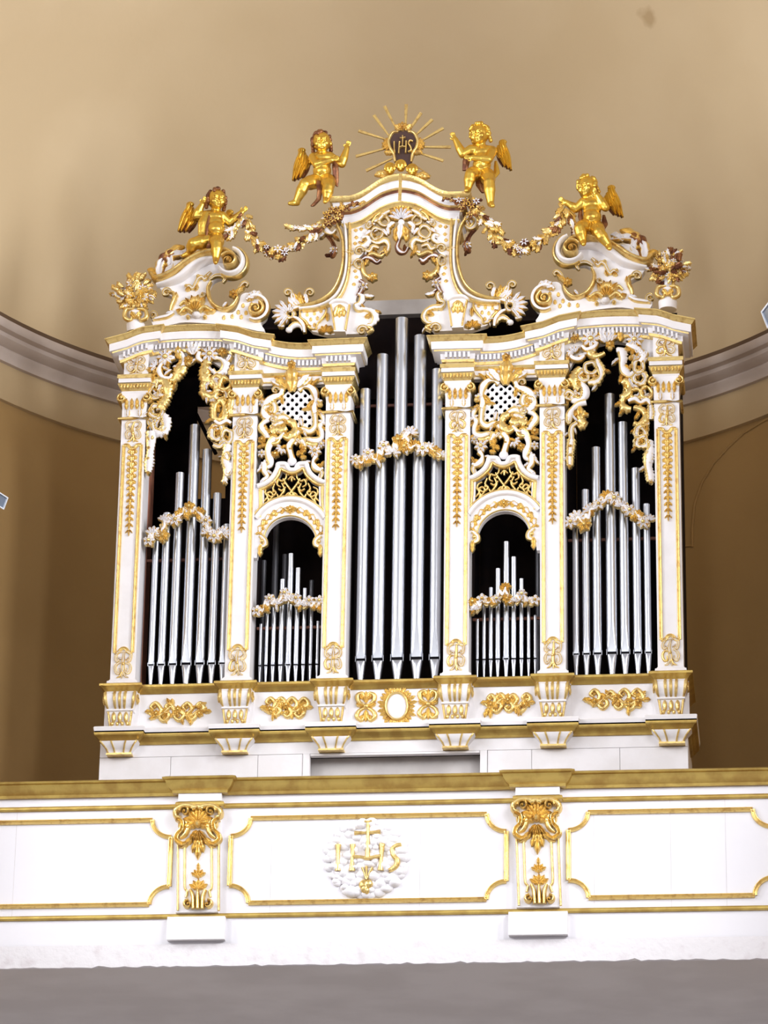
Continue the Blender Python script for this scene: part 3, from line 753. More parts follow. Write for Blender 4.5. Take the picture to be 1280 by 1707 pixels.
# level the last stretch, smooth interpolation
cx_ = np.array(cx_); cz_ = np.array(cz_)
def ztop(x):
    x = -abs(x)
    if x < cx_[0]: return float(cz_[0])
    if x > cx_[-1]: return float(cz_[-1])
    i = int(np.searchsorted(cx_, x)) - 1; i = max(0, min(i, len(cx_) - 2))
    t = (x - cx_[i]) / (cx_[i+1] - cx_[i])
    m = np.gradient(cz_, cx_); h_ = cx_[i+1] - cx_[i]
    return float((2*t**3 - 3*t*t + 1)*cz_[i] + (t**3 - 2*t*t + t)*h_*m[i] + (-2*t**3 + 3*t*t)*cz_[i+1] + (t**3 - t*t)*h_*m[i+1])
CP = [(-.01, -.172), (.018, -.170), (.022, -.152), (.026, -.150), (.028, -.112), (.068, -.106), (.070, -.097), (.086, -.095), (.088, -.040), (.093, -.036), (.100, -.028), (.112, -.012), (.118, -.008), (.118, 0), (-.10, .012)]
CMAT = [1, 1, 0, 0, 0, 1, 0, 0, 1, 1, 1, 1, 1, 1]
def subdiv(p):
    o = [p[0]]
    for a, b_ in zip(p[:-1], p[1:]):
        n = max(1, int(abs(b_[0] - a[0]) / .035))
        for k in range(1, n + 1): o.append((a[0] + (b_[0]-a[0])*k/n, a[1] + (b_[1]-a[1])*k/n))
    return o
HWc = PW + .008
cpath = [(-1.888 - HWc, .35), (-1.888 - HWc, -.005), (-1.888 + HWc, -.005), (-1.888 + HWc, YF), (-1.0885 - HWc, YF), (-1.0885 - HWc, -.005), (-1.0885 + HWc, -.005), (-1.0885 + HWc, YF),
         (-.424 - HWc, YF), (-.424 - HWc, -.005), (-.424 + HWc, -.005), (-.424 + HWc, .16)]
cmb = sweep_plan(subdiv(cpath), CP, CMAT, ztop)
dmb = MB()
def dentils(b):
    def run(x0, y0, x1, y1):
        L = math.hypot(x1 - x0, y1 - y0); n = int(L / .0285)
        for k in range(n):
            t = (k + .5) / n; x = x0 + (x1-x0)*t; y = y0 + (y1-y0)*t; z = ztop(x); e = .0075
            b.box((x - e, y - .056, z - .148), (x + e, y + .01, z - .109))
    for a, q in zip(cpath[1:-2:1], cpath[2:-1:1]):
        if abs(a[1] - q[1]) < 1e-6: run(a[0], a[1], q[0], q[1])
dentils(dmb)
for mir in (False, True):
    o = (cmb.mirrored() if mir else cmb).build('cornice', WG, case, 35)
    q = (dmb.mirrored() if mir else dmb).build('dentil_course', WHITE, o, 0); q['kind'] = 'stuff'
# ---- frieze boards
def cb(x): return ztop(x) - .16
def frieze(mir):
    s = -1 if not mir else 1
    # tower: board with an arched cut
    x0, x1 = -1.888 + .05, -1.0885 - .05
    O_ = [X2(x, y, YF) for x, y in ((238, 650), (253, 634), (262, 619), (275, 607), (295, 597), (315, 594), (340, 597), (360, 607), (376, 620), (385, 634), (400, 650))]
    O_ = [tuple(t[:2]) for t in spline(O_, [0]*len(O_), 4)]
    O_ = [p for p in O_ if x0 < p[0] < x1]
    top = [(x1 + (x0 - x1)*k/24, cb(x1 + (x0 - x1)*k/24)) for k in range(25)]
    out = [(x0, O_[0][1])] + O_ + [(x1, O_[-1][1])] + top
    b = MB(); b.plate(out, [], YF, YF + .05); (b.mirrored() if mir else b).build('tower_frieze', WHITE, case, 0)
    x0, x1 = -1.0885 + .05, -.424 - .05; za = zq(643, YF, 490)
    top = [(x1 + (x0 - x1)*k/20, cb(x1 + (x0 - x1)*k/20)) for k in range(21)]
    b = MB(); b.plate([(x0, za), (x1, za)] + top, [], YF, YF + .05); fb = (b.mirrored() if mir else b).build('bay_frieze', WHITE, case, 0)
    b = sweep_plan([(x0, YF), (x1, YF)], [(-.01, za), (.012, za), (.014, za + .016), (.022, za + .02), (.024, za + .026), (.026, za + .056), (.034, za + .060), (.044, za + .070), (.050, za + .082), (-.01, za + .086)], [0, 0, 1, 1, 0, 1, 1, 1, 1])
    (b.mirrored() if mir else b).build('architrave', WG, fb, 35)
frieze(False); frieze(True)
# ---- carcass: dark inside, red-brown posts, back boards, roof
zr = zq(560, .3)
inn = empty('carcass', (0, .6, ZG), case)
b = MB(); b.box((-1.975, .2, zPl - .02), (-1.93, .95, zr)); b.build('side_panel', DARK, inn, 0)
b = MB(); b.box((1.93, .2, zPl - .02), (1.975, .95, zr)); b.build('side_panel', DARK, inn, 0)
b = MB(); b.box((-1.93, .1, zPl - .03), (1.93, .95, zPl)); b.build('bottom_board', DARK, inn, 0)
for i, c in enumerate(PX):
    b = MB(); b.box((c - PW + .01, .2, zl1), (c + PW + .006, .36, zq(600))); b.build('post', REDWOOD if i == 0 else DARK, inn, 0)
# back boards, with a gap in the one behind the end tower
hx0, hx1 = xcol(327, 750, .94), xcol(378, 750, .94); hz0, hz1 = zq(832, .94, 350), zq(677, .94, 350)
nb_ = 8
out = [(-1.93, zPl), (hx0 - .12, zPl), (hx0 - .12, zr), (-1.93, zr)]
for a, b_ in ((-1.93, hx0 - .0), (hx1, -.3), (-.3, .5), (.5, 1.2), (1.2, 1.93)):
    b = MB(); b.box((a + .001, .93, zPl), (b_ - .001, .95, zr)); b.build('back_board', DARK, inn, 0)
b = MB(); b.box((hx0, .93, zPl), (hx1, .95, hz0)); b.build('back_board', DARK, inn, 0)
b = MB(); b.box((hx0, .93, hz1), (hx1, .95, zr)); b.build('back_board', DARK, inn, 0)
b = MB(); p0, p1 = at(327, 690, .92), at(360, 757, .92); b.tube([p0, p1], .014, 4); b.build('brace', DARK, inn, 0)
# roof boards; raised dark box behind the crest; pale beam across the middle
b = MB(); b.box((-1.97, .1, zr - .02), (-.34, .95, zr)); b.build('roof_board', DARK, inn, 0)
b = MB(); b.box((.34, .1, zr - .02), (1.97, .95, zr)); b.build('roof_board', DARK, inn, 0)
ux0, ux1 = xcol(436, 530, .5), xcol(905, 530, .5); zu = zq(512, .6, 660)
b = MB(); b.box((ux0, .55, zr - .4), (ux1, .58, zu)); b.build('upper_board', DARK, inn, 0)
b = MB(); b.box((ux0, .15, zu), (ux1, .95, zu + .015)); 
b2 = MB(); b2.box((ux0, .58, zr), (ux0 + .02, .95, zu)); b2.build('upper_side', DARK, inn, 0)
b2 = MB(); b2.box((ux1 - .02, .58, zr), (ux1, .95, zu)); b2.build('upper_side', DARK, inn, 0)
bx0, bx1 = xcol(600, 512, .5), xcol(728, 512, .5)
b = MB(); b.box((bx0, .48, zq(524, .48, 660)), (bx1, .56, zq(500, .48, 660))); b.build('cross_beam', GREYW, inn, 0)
# pipe racks: thin red-brown rails behind the fronts
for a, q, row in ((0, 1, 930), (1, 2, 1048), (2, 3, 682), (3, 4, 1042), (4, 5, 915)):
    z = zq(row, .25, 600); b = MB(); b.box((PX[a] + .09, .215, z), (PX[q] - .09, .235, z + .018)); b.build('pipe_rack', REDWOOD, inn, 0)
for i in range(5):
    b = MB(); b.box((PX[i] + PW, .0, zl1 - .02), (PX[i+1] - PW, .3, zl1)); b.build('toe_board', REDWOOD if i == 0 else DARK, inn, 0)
# ================================================================ PIPES
def pipe(cx, cy, r, z0, zs, z1, group, label):
    """foot from z0 to the mouth zs, body up to z1"""
    e = empty('organ_pipe', (cx, cy, z0), None, label, 'organ pipe', group)
    n = 24; g = max(.010, r*.46); lip = min(.30, r*5.5)
    def tubev(levels, flat):
        v = []
        for (z, rr, fl) in levels:
            for k in range(n):
                a = 2*PI*k/n; x = rr*math.cos(a); y = rr*math.sin(a)
                if fl is not None and y < -fl*r: y = -fl*r
                v.append((cx + x, cy + y, z))
        f = []
        for i in range(len(levels) - 1):
            for k in range(n): f.append((i*n+k, i*n+(k+1) % n, (i+1)*n+(k+1) % n, (i+1)*n+k))
        f.append(tuple(reversed(range(n)))); 
        return v, f
    b = MB(); lv = [(zs + g*.5 + lip*t, r, .64 + .36*t**.8) for t in (0, .1, .25, .4, .55, .7, .85, 1.0)] + [(zs + lip + .03, r, None), (z1, r, None), (z1, r*.93, None), (z1 - .06, r*.93, None)]
    v, f = tubev(lv, True); f.append(tuple(range((len(lv)-1)*n, len(lv)*n))); b.add(v, f); b.build('pipe_body', TIN, e, 35)
    b = MB(); h_ = zs - z0
    lv = [(z0, r*.40, None)] + [(z0 + h_*t, r*(.40 + .58*t), .64 + .7*(1-t)) for t in (.25, .5, .75, .9)] + [(zs - g*.5, r*.98, .64)]
    v, f = tubev(lv, True); f.append(tuple(range((len(lv)-1)*n, len(lv)*n))); b.add(v, f); b.build('pipe_foot', TIN, e, 35)
    b = MB(); b.lathe([(r*.80, -g*.7), (r*.80, g*.7)], (cx, cy + r*.45, zs), 12); 
    b.box((cx - r*.78, cy - r*.62, zs - g*.52), (cx + r*.78, cy + r*.3, zs + g*.52)); b.build('mouth', BLACK, e, 0)  # black block puts the shade of the opening in as solid colour
    if r > .02:
        for s in (-1, 1):
            b = MB(); x = cx + s*r*.93; b.box((x - .0025, cy - r*.62, zs - g*.8), (x + .0025, cy - r*.2, zs + r*.7)); b.build('ear', TIN, e, 0)
YP = .14
def rank(xs, ws, tops, slit, foot, bay, words):
    n = len(xs)
    for i in range(n):
        q = at(xs[i], slit, YP - ws[i]*K*.25); r = ws[i]*K*.5
        zt = at(xs[i], tops[i], YP - r).z; z0 = zl1 + .003
        # follow the lean of the perspective: the top is read at the pipe's own x
        t = at(xs[i], slit, YP); lo, hi = 300, 1100
        for _ in range(3):
            # column of the photograph where this x stands at that height
            d1 = at(xs[i], tops[i], YP).x - q.x
        pipe(q.x, YP, r, z0, zss[bay], zt, 'organ pipes of the ' + words, PL[bay][i])
zss = [zq(1108, YP, 310), zq(1109, YP, 480), zq(1100, YP, 661), zq(1099, YP, 843), zq(1090, YP, 1020)]
zm = sum(zss) / 5
zss = [zss[0], zss[1], zss[2], zss[3], zss[4]]
ordn = ['first', 'second', 'third', 'fourth', 'fifth', 'sixth', 'seventh', 'eighth', 'ninth']
def plabels(n, tall, where):
    o = []
    for i in range(n):
        if i == tall: o.append('tallest tin pipe in the middle of the %s' % where)
        elif i < tall: o.append('tin pipe of the %s, %s to the left of its tallest pipe' % (where, ordn[tall - i - 1]))
        else: o.append('tin pipe of the %s, %s to the right of its tallest pipe' % (where, ordn[i - tall - 1]))
    return o
PL = [plabels(7, 3, 'left end tower'), plabels(9, 4, 'left low arched bay'), plabels(5, 2, 'tall central bay'), plabels(9, 4, 'right low arched bay'), plabels(7, 3, 'right end tower')]
rank([251.6, 268.4, 287.5, 310, 332.5, 352.2, 370], [11, 13.2, 14.6, 18, 16.4, 14, 11.5], [893, 854, 787, 707, 748, 821, 873], 1108, 0, 0, 'left end tower')
rank([432.8, 443, 454.4, 467, 480, 492.8, 505, 517, 528], [4.8, 5.8, 7, 8.1, 9.6, 8.4, 7, 5.8, 4.8], [1040, 1022, 1002, 965, 922, 946, 980, 1012, 1035], 1109, 0, 1, 'left low arched bay')
rank([601, 629.3, 661.5, 694, 724], [18, 20, 22.4, 22, 18.8], [647, 589, 528, 557, 613.5], 1100, 0, 2, 'tall central bay')
rank([795.6, 806.6, 817.8, 829.4, 843.4, 856, 869, 881, 891.9], [4.8, 5.8, 7, 8.3, 9.8, 8.6, 7.2, 5.8, 4.8], [1032, 1008, 979, 947, 902, 927.5, 964, 1000, 1025], 1099, 0, 3, 'right low arched bay')
rank([960.3, 977.5, 996, 1020, 1042, 1063, 1080.6], [10.6, 12.6, 15, 18.4, 16.2, 14, 11.4], [880, 815, 744, 655, 702, 779, 839], 1090, 0, 4, 'right end tower')
# dim inner rank behind the low bays, its shade put into the dark metal
for i, (px, r, top, lb) in enumerate(((436, 9, 935, 'pipe in metal darkened for shade, leftmost behind left low bay'), (455, 11, 870, 'pipe in metal darkened for shade, middle one behind left low bay'), (471, 9, 925, 'dark lead pipe in the shade behind the tallest pipe of left low bay'), (517, 8, 968, 'short pipe in metal darkened for shade, rightmost behind left low bay'), (897, 9, 915, 'pipe in metal darkened for shade, behind right low bay, beside its pilaster'))):
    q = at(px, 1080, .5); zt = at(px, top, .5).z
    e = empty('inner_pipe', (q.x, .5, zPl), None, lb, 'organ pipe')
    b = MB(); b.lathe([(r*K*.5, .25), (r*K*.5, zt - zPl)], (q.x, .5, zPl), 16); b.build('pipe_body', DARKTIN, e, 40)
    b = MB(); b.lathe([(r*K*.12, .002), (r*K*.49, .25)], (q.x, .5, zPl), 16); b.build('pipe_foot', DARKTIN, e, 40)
# ================================================================ CARVED ORNAMENT OF THE CASE
# ---- reliefs on the base panels
def running(O, x0, x1, yc, h, rnd):
    """gilded running foliage filling x0..x1 about row yc, half height h"""
    L_ = x1 - x0; N = 9
    stem = [(x0 + L_*k/(N-1), yc + h*.45*math.sin(k*1.35 + .4) + rnd.uniform(-2, 2)) for k in range(N)]
    O.S(stem, [2] + [3.2]*(N-2) + [2], 'g')
    for k in range(1, N - 1):
        x, y = stem[k]; s = 1 if k % 2 else -1
        r = h*rnd.uniform(.34, .5); cx, cy = x + rnd.uniform(-3, 3), yc - s*h*rnd.uniform(.35, .55)
        O.S([(x, y), (x + r*.9, cy + s*r*.8), (cx + r, cy), (cx + r*.1, cy - s*r*.9), (cx - r*.8, cy - s*r*.1), (cx - r*.2, cy + s*r*.5)], [2.4, 3.6, 3.8, 3.6, 3, 1.8], 'g')
        for _ in range(3):
            O.L(x + rnd.uniform(-5, 5), y + rnd.uniform(-4, 4), s*rnd.uniform(20, 160) * rnd.choice((1, 1, -1)), h*rnd.uniform(.65, 1.05), rnd.uniform(3, 4.6), rnd.uniform(-60, 60), dy=-.006*rnd.random())
        if k % 3 == 1: O.F(x, yc + s*h*.2, h*.4, 6, 'l', dy=-.008)
        O.B(cx, cy, 2.6)
    O.L(x0 + 6, yc, 165, 14, 5, 30); O.L(x1 - 6, yc, 15, 14, 5, -30)
for i, (x0, x1, yc, h) in enumerate(((249, 345, 1187, 18), (441, 514, 1180, 18), (809, 884, 1172, 18), (979, 1076, 1167, 18))):
    O = Orn('gilded_foliage', bpan[[0, 1, 3, 4][i]], .034, .02, 'gilded carved foliage', mats=GG); running(O, x0, x1, yc, h, random.Random(i + 11)); 
    O.join = True
    for mb_, nm_, m_ in O.items: O.acc.add(mb_.v, mb_.f, mb_.m)
    O.done()
for xc, yc in ((610, 1178), (714, 1174)):
    O = Orn('gilded_foliage', bpan[2], .034, .02, 'gilded upright foliage', mats=GG)
    for s in (-1, 1):
        m = lambda x: xc + s*x
        O.S([(m(2), yc - 2), (m(12), yc - 8), (m(14), yc - 18), (m(6), yc - 22), (m(3), yc - 16)], [2, 3.5, 4, 3, 2], 'g')
        O.S([(m(2), yc + 2), (m(12), yc + 8), (m(15), yc + 17), (m(7), yc + 23), (m(3), yc + 16)], [2, 3.5, 4, 3, 2], 'g')
        O.L(m(4), yc, 90 - s*80, 14, 4, 30*s); O.L(m(4), yc - 12, 90 - s*40, 14, 4, 30*s); O.L(m(4), yc + 14, -90 + s*40, 14, 4, -30*s)
    O.B(xc, yc, 5); O.L(xc, yc - 6, 90, 20, 5); O.L(xc, yc + 6, -90, 20, 5)
    O.join = True
    for mb_, nm_, m_ in O.items: O.acc.add(mb_.v, mb_.f, mb_.m)
    O.done()
O = Orn('sunburst_medallion', bpan[2], .034, .02, 'white oval medallion in a gilded sunburst')
for k in range(28):
    a = 2*PI*k/28; x, y = 661.5 + 18*math.cos(a), 1177.5 - 22*math.sin(a)
    O.L(x, y, math.degrees(a) + random.uniform(-6, 6), random.uniform(12, 17), 3.6, 0, 'l', .012, nm='ray')
O.exact = True; O.ring(661.5, 1177.5, 18.5, 22.5, 2.2, 'g', d=.022, nm='oval_frame')
mbx = MB(); c_ = at(661.5, 1177.5, .034); mbx.ball((c_.x, .034, c_.z), (.074, .016, .092), 0, 24, 10); O._put(mbx, 'oval')
O.done()

# ---- lace carving round the tower openings
YL = .02
O = Orn('tower_lacework', case, YL, .032, 'pierced white and gold carving round the tower opening'); O.wk = 1.25; O.sprout = .55
SC_ = (.75, 5.5, 0); WK = 1.32
O.F(276, 597, 16, 8, dy=-.004); O.L(322, 592, 120, 26, 9, -30, 'm'); O.L(322, 592, 60, 26, 9, 30, 'm'); O.H(322, 592, 18, 40, 140, 5)
O.L(301, 600, 115, 26, 8, -30, dy=-.004); O.F(315, 602, 9, 6, 'l', dy=-.012, d=.03); O.B(315, 608, 5)
O.S('292,597 278,602 268,610 266,621 272,630 283,631 287,625', [3, 4, 4.5, 4.5, 4, 3.6, 2.5], 'W'); O.S('290,585 300,590 306,600 303,612 297,622', [2.5, 4, 4.5, 4, 3], 'w')
O.S('303,600 302,612 297,624 291,633 284,634', [2, 5, 6, 4, 2], 'g', scal=SC_); O.L(258, 626, 80, 16, 6); O.L(252, 622, 130, 12, 5, 0); O.H(262, 612, 14, 100, 220, 4)
O.S('254,640 263,634 274,637 279,648 279,660 274,670 269,678 275,685', [3, 4.5, 5.5, 5.5, 5.5, 5, 4.5, 3], 'g', scal=SC_)
O.ring(259, 656, 9, 11, 3, 'w'); O.ring(266, 645, 6, 7, 2.2, 'g'); O.ring(262, 688, 11, 10, 3.4, 'w', scal=(.6, 5.5, 1)); O.ring(265, 709, 10, 11, 3.4, 'w', scal=(.7, 5.5, 1)); O.ring(253, 702, 6, 8, 2.5, 'w')
O.S('270,690 276,700 277,712 273,721 264,722 256,716', [3, 4, 4.5, 4, 3.5, 2.5], 'w', scal=SC_); O.B(250, 670, 5); O.L(250, 690, 70, 14, 5)
O.S('252,720 251,738 250,755 248,772 247,788', [5, 4.6, 4.4, 4.4, 3.5], 'w', scal=(.6, 6, 0)); O.ring(251, 730, 4, 5, 2, 'g'); O.B(249, 748, 3); O.B(248, 766, 3); O.L(247, 786, -80, 8, 4)
# right half of the opening
O.F(350, 592, 16, 8, dy=-.004); O.F(371, 588, 9, 6, 'l'); O.S('358,598 368,600 375,609 371,620 361,623 355,617', [3, 4, 4.5, 4.5, 3.6, 2.4], 'W'); O.L(384, 622, 70, 16, 6); O.L(378, 604, 50, 16, 6, 30, 'm')
O.S('333,588 331,598 338,604', [4, 5, 3], 'W'); O.S('346,602 342,612 341,624 345,634 354,637', [3.5, 5.5, 5.5, 5, 3], 'g', scal=SC_); O.B(347, 610, 3.5); O.B(342, 624, 3)
O.ring(349, 649, 11, 12, 4.2, 'g', scal=(.7, 5.5, -1)); O.ring(361, 636, 8, 9, 3.2, 'g', scal=(.6, 5.5, -1)); O.ring(376, 641, 9, 10, 3.2, 'g'); O.ring(369, 659, 9, 8, 3.2, 'w')
O.ring(366, 686, 10, 17, 4, 'g', scal=(.7, 5.5, -1)); O.S('383,650 386,665 384,682 386,697', [3, 4, 4, 2.5], 'g', scal=SC_); O.B(376, 668, 4)
O.S('358,703 367,708 378,703 386,707', [3, 4, 4, 3], 'W'); O.ring(362, 721, 9, 11, 3.6, 'w', scal=(.6, 5.5, -1)); O.ring(379, 728, 8, 10, 3.2, 'w'); O.S('356,742 366,746 374,741 380,746', [3, 4, 4, 3], 'w')
O.S('380,742 377,755 376,770 380,782 376,796 373,806', [4, 4.8, 4.6, 4.6, 4.2, 3], 'w', scal=(.6, 6, 0)); O.ring(379, 762, 5, 6, 2, 'g'); O.ring(381, 788, 5, 6, 2, 'w'); O.L(376, 803, -110, 8, 4)
O.done()
O = Orn('tower_lacework', case, YL, .032, 'pierced white and gold carving round the tower opening'); O.wk = 1.25; O.sprout = .55
O.L(1008, 572, 110, 28, 9, -20, 'm'); O.L(1016, 572, 70, 28, 9, 20, 'm'); O.H(1012, 574, 24, 40, 140, 5); O.F(1017, 577, 9, 6, 'l', dy=-.012, d=.03); O.B(1017, 582, 5)
O.F(985, 567, 17, 8, dy=-.004); O.F(958, 563, 9, 6, 'l'); O.S('996,572 990,580 978,584 970,578', [3, 4.5, 4, 3], 'W'); O.S('948,590 955,598 966,600 974,594', [3, 4.5, 4.5, 3], 'W'); O.H(958, 590, 15, 60, 200, 5); O.L(946, 603, 80, 16, 6)
O.S('985,577 984,588 990,595 1000,593 1008,589', [3, 5, 5, 4, 2], 'g'); O.S('994,594 996,606 1001,618 1001,629 993,637 980,638', [2.5, 4, 5, 5, 4.5, 3], 'w')
O.ring(985, 615, 10, 9, 3.2, 'w'); O.ring(973, 628, 8, 8, 3, 'w'); O.S('968,614 958,623 956,634 959,645 966,649', [3, 4.2, 4.6, 4.2, 3], 'g', scal=SC_); O.B(990, 633, 3.5)
O.S('968,638 975,649 975,660 968,667 958,668 950,663', [4, 5, 5, 4.6, 4, 3], 'w', scal=(.6, 6, -1)); O.ring(949, 660, 6, 6, 3, 'w')
O.S('977,671 965,674 955,682 949,692 948,704', [3.6, 4, 4.4, 4.4, 3.5], 'W'); O.L(966, 678, -80, 30, 8, -20); O.L(970, 692, -20, 12, 5, 60); O.S('975,686 968,698 972,708 964,714', [2, 4, 4, 3], 'g', scal=SC_)
O.S('962,706 954,712 952,722 953,733', [3, 4, 4.4, 4], 'w'); O.S('953,733 951,748 950,763 950,778', [4.6, 4.4, 4.2, 3.4], 'w', scal=(.6, 6, 0)); O.ring(948, 700, 4, 6, 2, 'w'); O.B(951, 745, 3); O.B(951, 760, 3); O.L(950, 775, -90, 8, 4)
O.L(1034, 570, 85, 20, 7, 20); O.F(1058, 568, 15, 8, dy=-.004); O.S('1044,575 1056,580 1066,586 1072,596 1066,604', [3, 4.5, 5, 4.5, 3], 'W'); O.L(1072, 600, 60, 18, 6, 20, 'm'); O.B(1052, 598, 5); O.H(1062, 592, 14, -20, 100, 4)
O.S('1028,588 1034,586 1037,598 1036,610 1040,621 1049,627 1056,622', [3, 4.8, 5, 5, 5, 4.5, 3], 'w', scal=(.6, 6, 1)); O.ring(1065, 612, 8, 9, 3.4, 'w'); O.ring(1066, 632, 10, 9, 3.4, 'w', scal=(.6, 5.5, -1)); O.B(1052, 612, 4)
O.S('1036,640 1043,636 1050,645 1049,656 1042,662 1038,671 1042,680 1052,682', [2.5, 4, 4.6, 4.6, 4.6, 4.8, 4.4, 3], 'g', scal=(.7, 6, -1)); O.S('1041,648 1045,652 1043,658', [1.5, 2.5, 1.5], 'g')
O.ring(1060, 658, 8, 8, 2.8, 'g'); O.ring(1078, 656, 8, 10, 2.8, 'g'); O.S('1047,670 1058,666 1068,672 1078,668 1085,675', [3, 4.2, 4.6, 4, 3], 'W'); O.S('1056,680 1068,683 1075,692 1073,703 1064,708 1057,705', [2.5, 4, 4.6, 4.6, 4, 3], 'g'); O.S('1084,676 1085,690 1084,700', [3, 4, 3], 'w', scal=SC_)
O.S('1060,716 1070,710 1082,707', [3, 4, 3], 'w'); O.ring(1068, 722, 7, 8, 3, 'w', scal=(.6, 5.5, -1)); O.ring(1070, 738, 9, 8, 3.2, 'w', scal=(.7, 5.5, -1)); O.S('1082,735 1084,748 1081,762 1080,778 1083,792 1084,804', [3.5, 4.4, 4.6, 4.4, 4.4, 3], 'w', scal=(.6, 6, 0)); O.ring(1083, 762, 4, 6, 2, 'w'); O.L(1084, 800, -80, 9, 4)
O.done()

# ---- pierced screens of the low bays (carved in mirror image)
YS = .03
O = Orn('pierced_screen', case, YS, .028, 'white and gold pierced rocaille screen with trellis', mirror=True); O.wk = 1.25; O.sprout = .8
O.L(487, 655, 90, 48, 13, 8, dy=-.02, d=.04); O.L(478, 650, 120, 30, 9, 30, 'l', dy=-.016); O.L(497, 648, 60, 30, 9, -20, 'm', dy=-.014); O.L(470, 645, 140, 22, 8, 20, 'm', dy=-.008); O.L(503, 645, 40, 24, 8, 10, 'm', dy=-.008); O.F(487, 611, 8, 5, 'l', dy=-.03)
O.S('498,652 506,645 517,646 525,655 527,668 524,681 526,690', [3, 4, 4.6, 5, 5, 4.4, 4], 'W'); O.S('525,688 526,702 525,713 516,720 504,715 496,722 489,731 487,741', [4, 4.6, 5, 5, 4.5, 4.6, 4.6, 4], 'w')
O.S('530,686 537,694 539,703 533,711 536,722 535,731 525,735 511,732 499,736', [2.5, 3.6, 4, 3.4, 4, 4.2, 4, 3.6, 3], 'w'); O.F(533, 689, 7, 5, 'l'); O.B(534, 676, 5); O.F(531, 672, 8, 6)
O.S('471,648 467,658 456,663 446,670 439,681 441,693 450,699', [3, 4.6, 5, 5, 5, 5, 4], 'W'); O.S('450,668 457,674 459,684 455,692 462,698 473,696 485,702', [3, 4, 4, 4.6, 5, 4.8, 4], 'w'); O.ring(447, 685, 5, 6, 3, 'w'); O.ring(456, 697, 5, 5, 2.6, 'w'); O.V(460, 652, 7, 0, 1.1, 2.6, 'w')
O.S('447,699 438,706 436,714 441,722 446,731', [4, 5, 5, 4.6, 3.6], 'w'); O.S('452,716 460,710 469,706 477,703', [3, 4, 4, 3], 'w', scal=(.7, 5.5, 1)); O.F(437, 673, 7, 6)
O.S('480,702 488,705 492,714 489,725 481,731 472,727', [3, 4.6, 5, 5, 4.5, 3], 'g'); O.S('452,722 461,716 470,717 478,713', [4, 5, 4.6, 3], 'g', scal=SC_); O.B(466, 714, 4)
O.S('474,722 465,731 456,733 449,742 446,754 449,765 451,775 443,780', [3, 4, 4.6, 4.8, 4.8, 4.8, 4.2, 3], 'w'); O.S('436,772 441,776 441,786 446,795 438,802', [3, 4.4, 4.4, 4.2, 3], 'W'); O.F(437, 734, 8, 6, 'l'); O.F(437, 757, 8, 6); O.F(459, 758, 8, 6, 'l'); O.S('452,740 460,740 466,734', [2.5, 4, 3], 'g'); O.L(443, 797, -120, 14, 5, -30, 'm')
O.S('489,734 482,744 484,755 487,766', [4, 5, 4.6, 5], 'W'); O.B(487, 770, 8, 0, 8); O.H(471, 748, 12, 150, 300, 5); O.H(499, 750, 13, -100, 60, 5, 'l'); O.S('492,742 496,737 504,737 508,744 505,752', [3, 3.6, 3.6, 3.4, 2.4], 'w'); O.B(484, 750, 3)
O.F(525, 753, 12, 7); O.S('512,738 520,742 530,741', [3, 4.4, 3], 'g'); O.S('527,762 522,770 525,779 533,784 539,781', [4, 4.6, 4.6, 4, 3], 'W'); O.S('533,784 537,790 534,799', [3, 3.6, 2.4], 'w'); O.L(511, 762, 190, 12, 5); O.F(536, 742, 7, 6)
# trellis
mbx = MB(); poly = [(459, 672), (473, 661), (490, 655), (506, 654), (520, 658), (524, 672), (522, 688), (523, 706), (508, 710), (497, 713), (486, 702), (472, 692), (460, 690)]
def inside(p, q):
    r = False
    for i in range(len(q)):
        a, b_ = q[i], q[i-1]
        if (a[1] > p[1]) != (b_[1] > p[1]) and p[0] < (b_[0]-a[0])*(p[1]-a[1])/(b_[1]-a[1]) + a[0]: r = not r
    return r
big = [(x + (x - 490)*.10, y + (y - 685)*.10) for x, y in poly]
for i in range(-8, 9):
    for j in range(-10, 11):
        x = 487.3 + 14.3*i + (7.15 if j % 2 else 0); y = 681.6 + 7.2*j
        if not inside((x, y), big): continue
        out = [(x + 7.3*math.cos(a)/max(1e-3, abs(math.cos(a)) + abs(math.sin(a))), y - 7.35*math.sin(a)/max(1e-3, abs(math.cos(a)) + abs(math.sin(a)))) for a in [2*PI*k/16 for k in range(16)]]
        hol = [(x + 3.05*math.cos(2*PI*k/16), y - 3.2*math.sin(2*PI*k/16)) for k in range(16)]
        v = [X2(*p, YS) for p in out] + [X2(*p, YS) for p in hol]
        vv = [(p[0], YS - .004, p[1]) for p in v] + [(p[0], YS + .01, p[1]) for p in v]; f = []
        for k in range(16):
            n_ = (k+1) % 16; f += [(k, n_, 16+n_, 16+k), (32+k, 48+k, 48+n_, 32+n_), (16+k, 16+n_, 48+n_, 48+k)]
        mbx.add(vv, f)
O._put(mbx, 'trellis')
O.done()

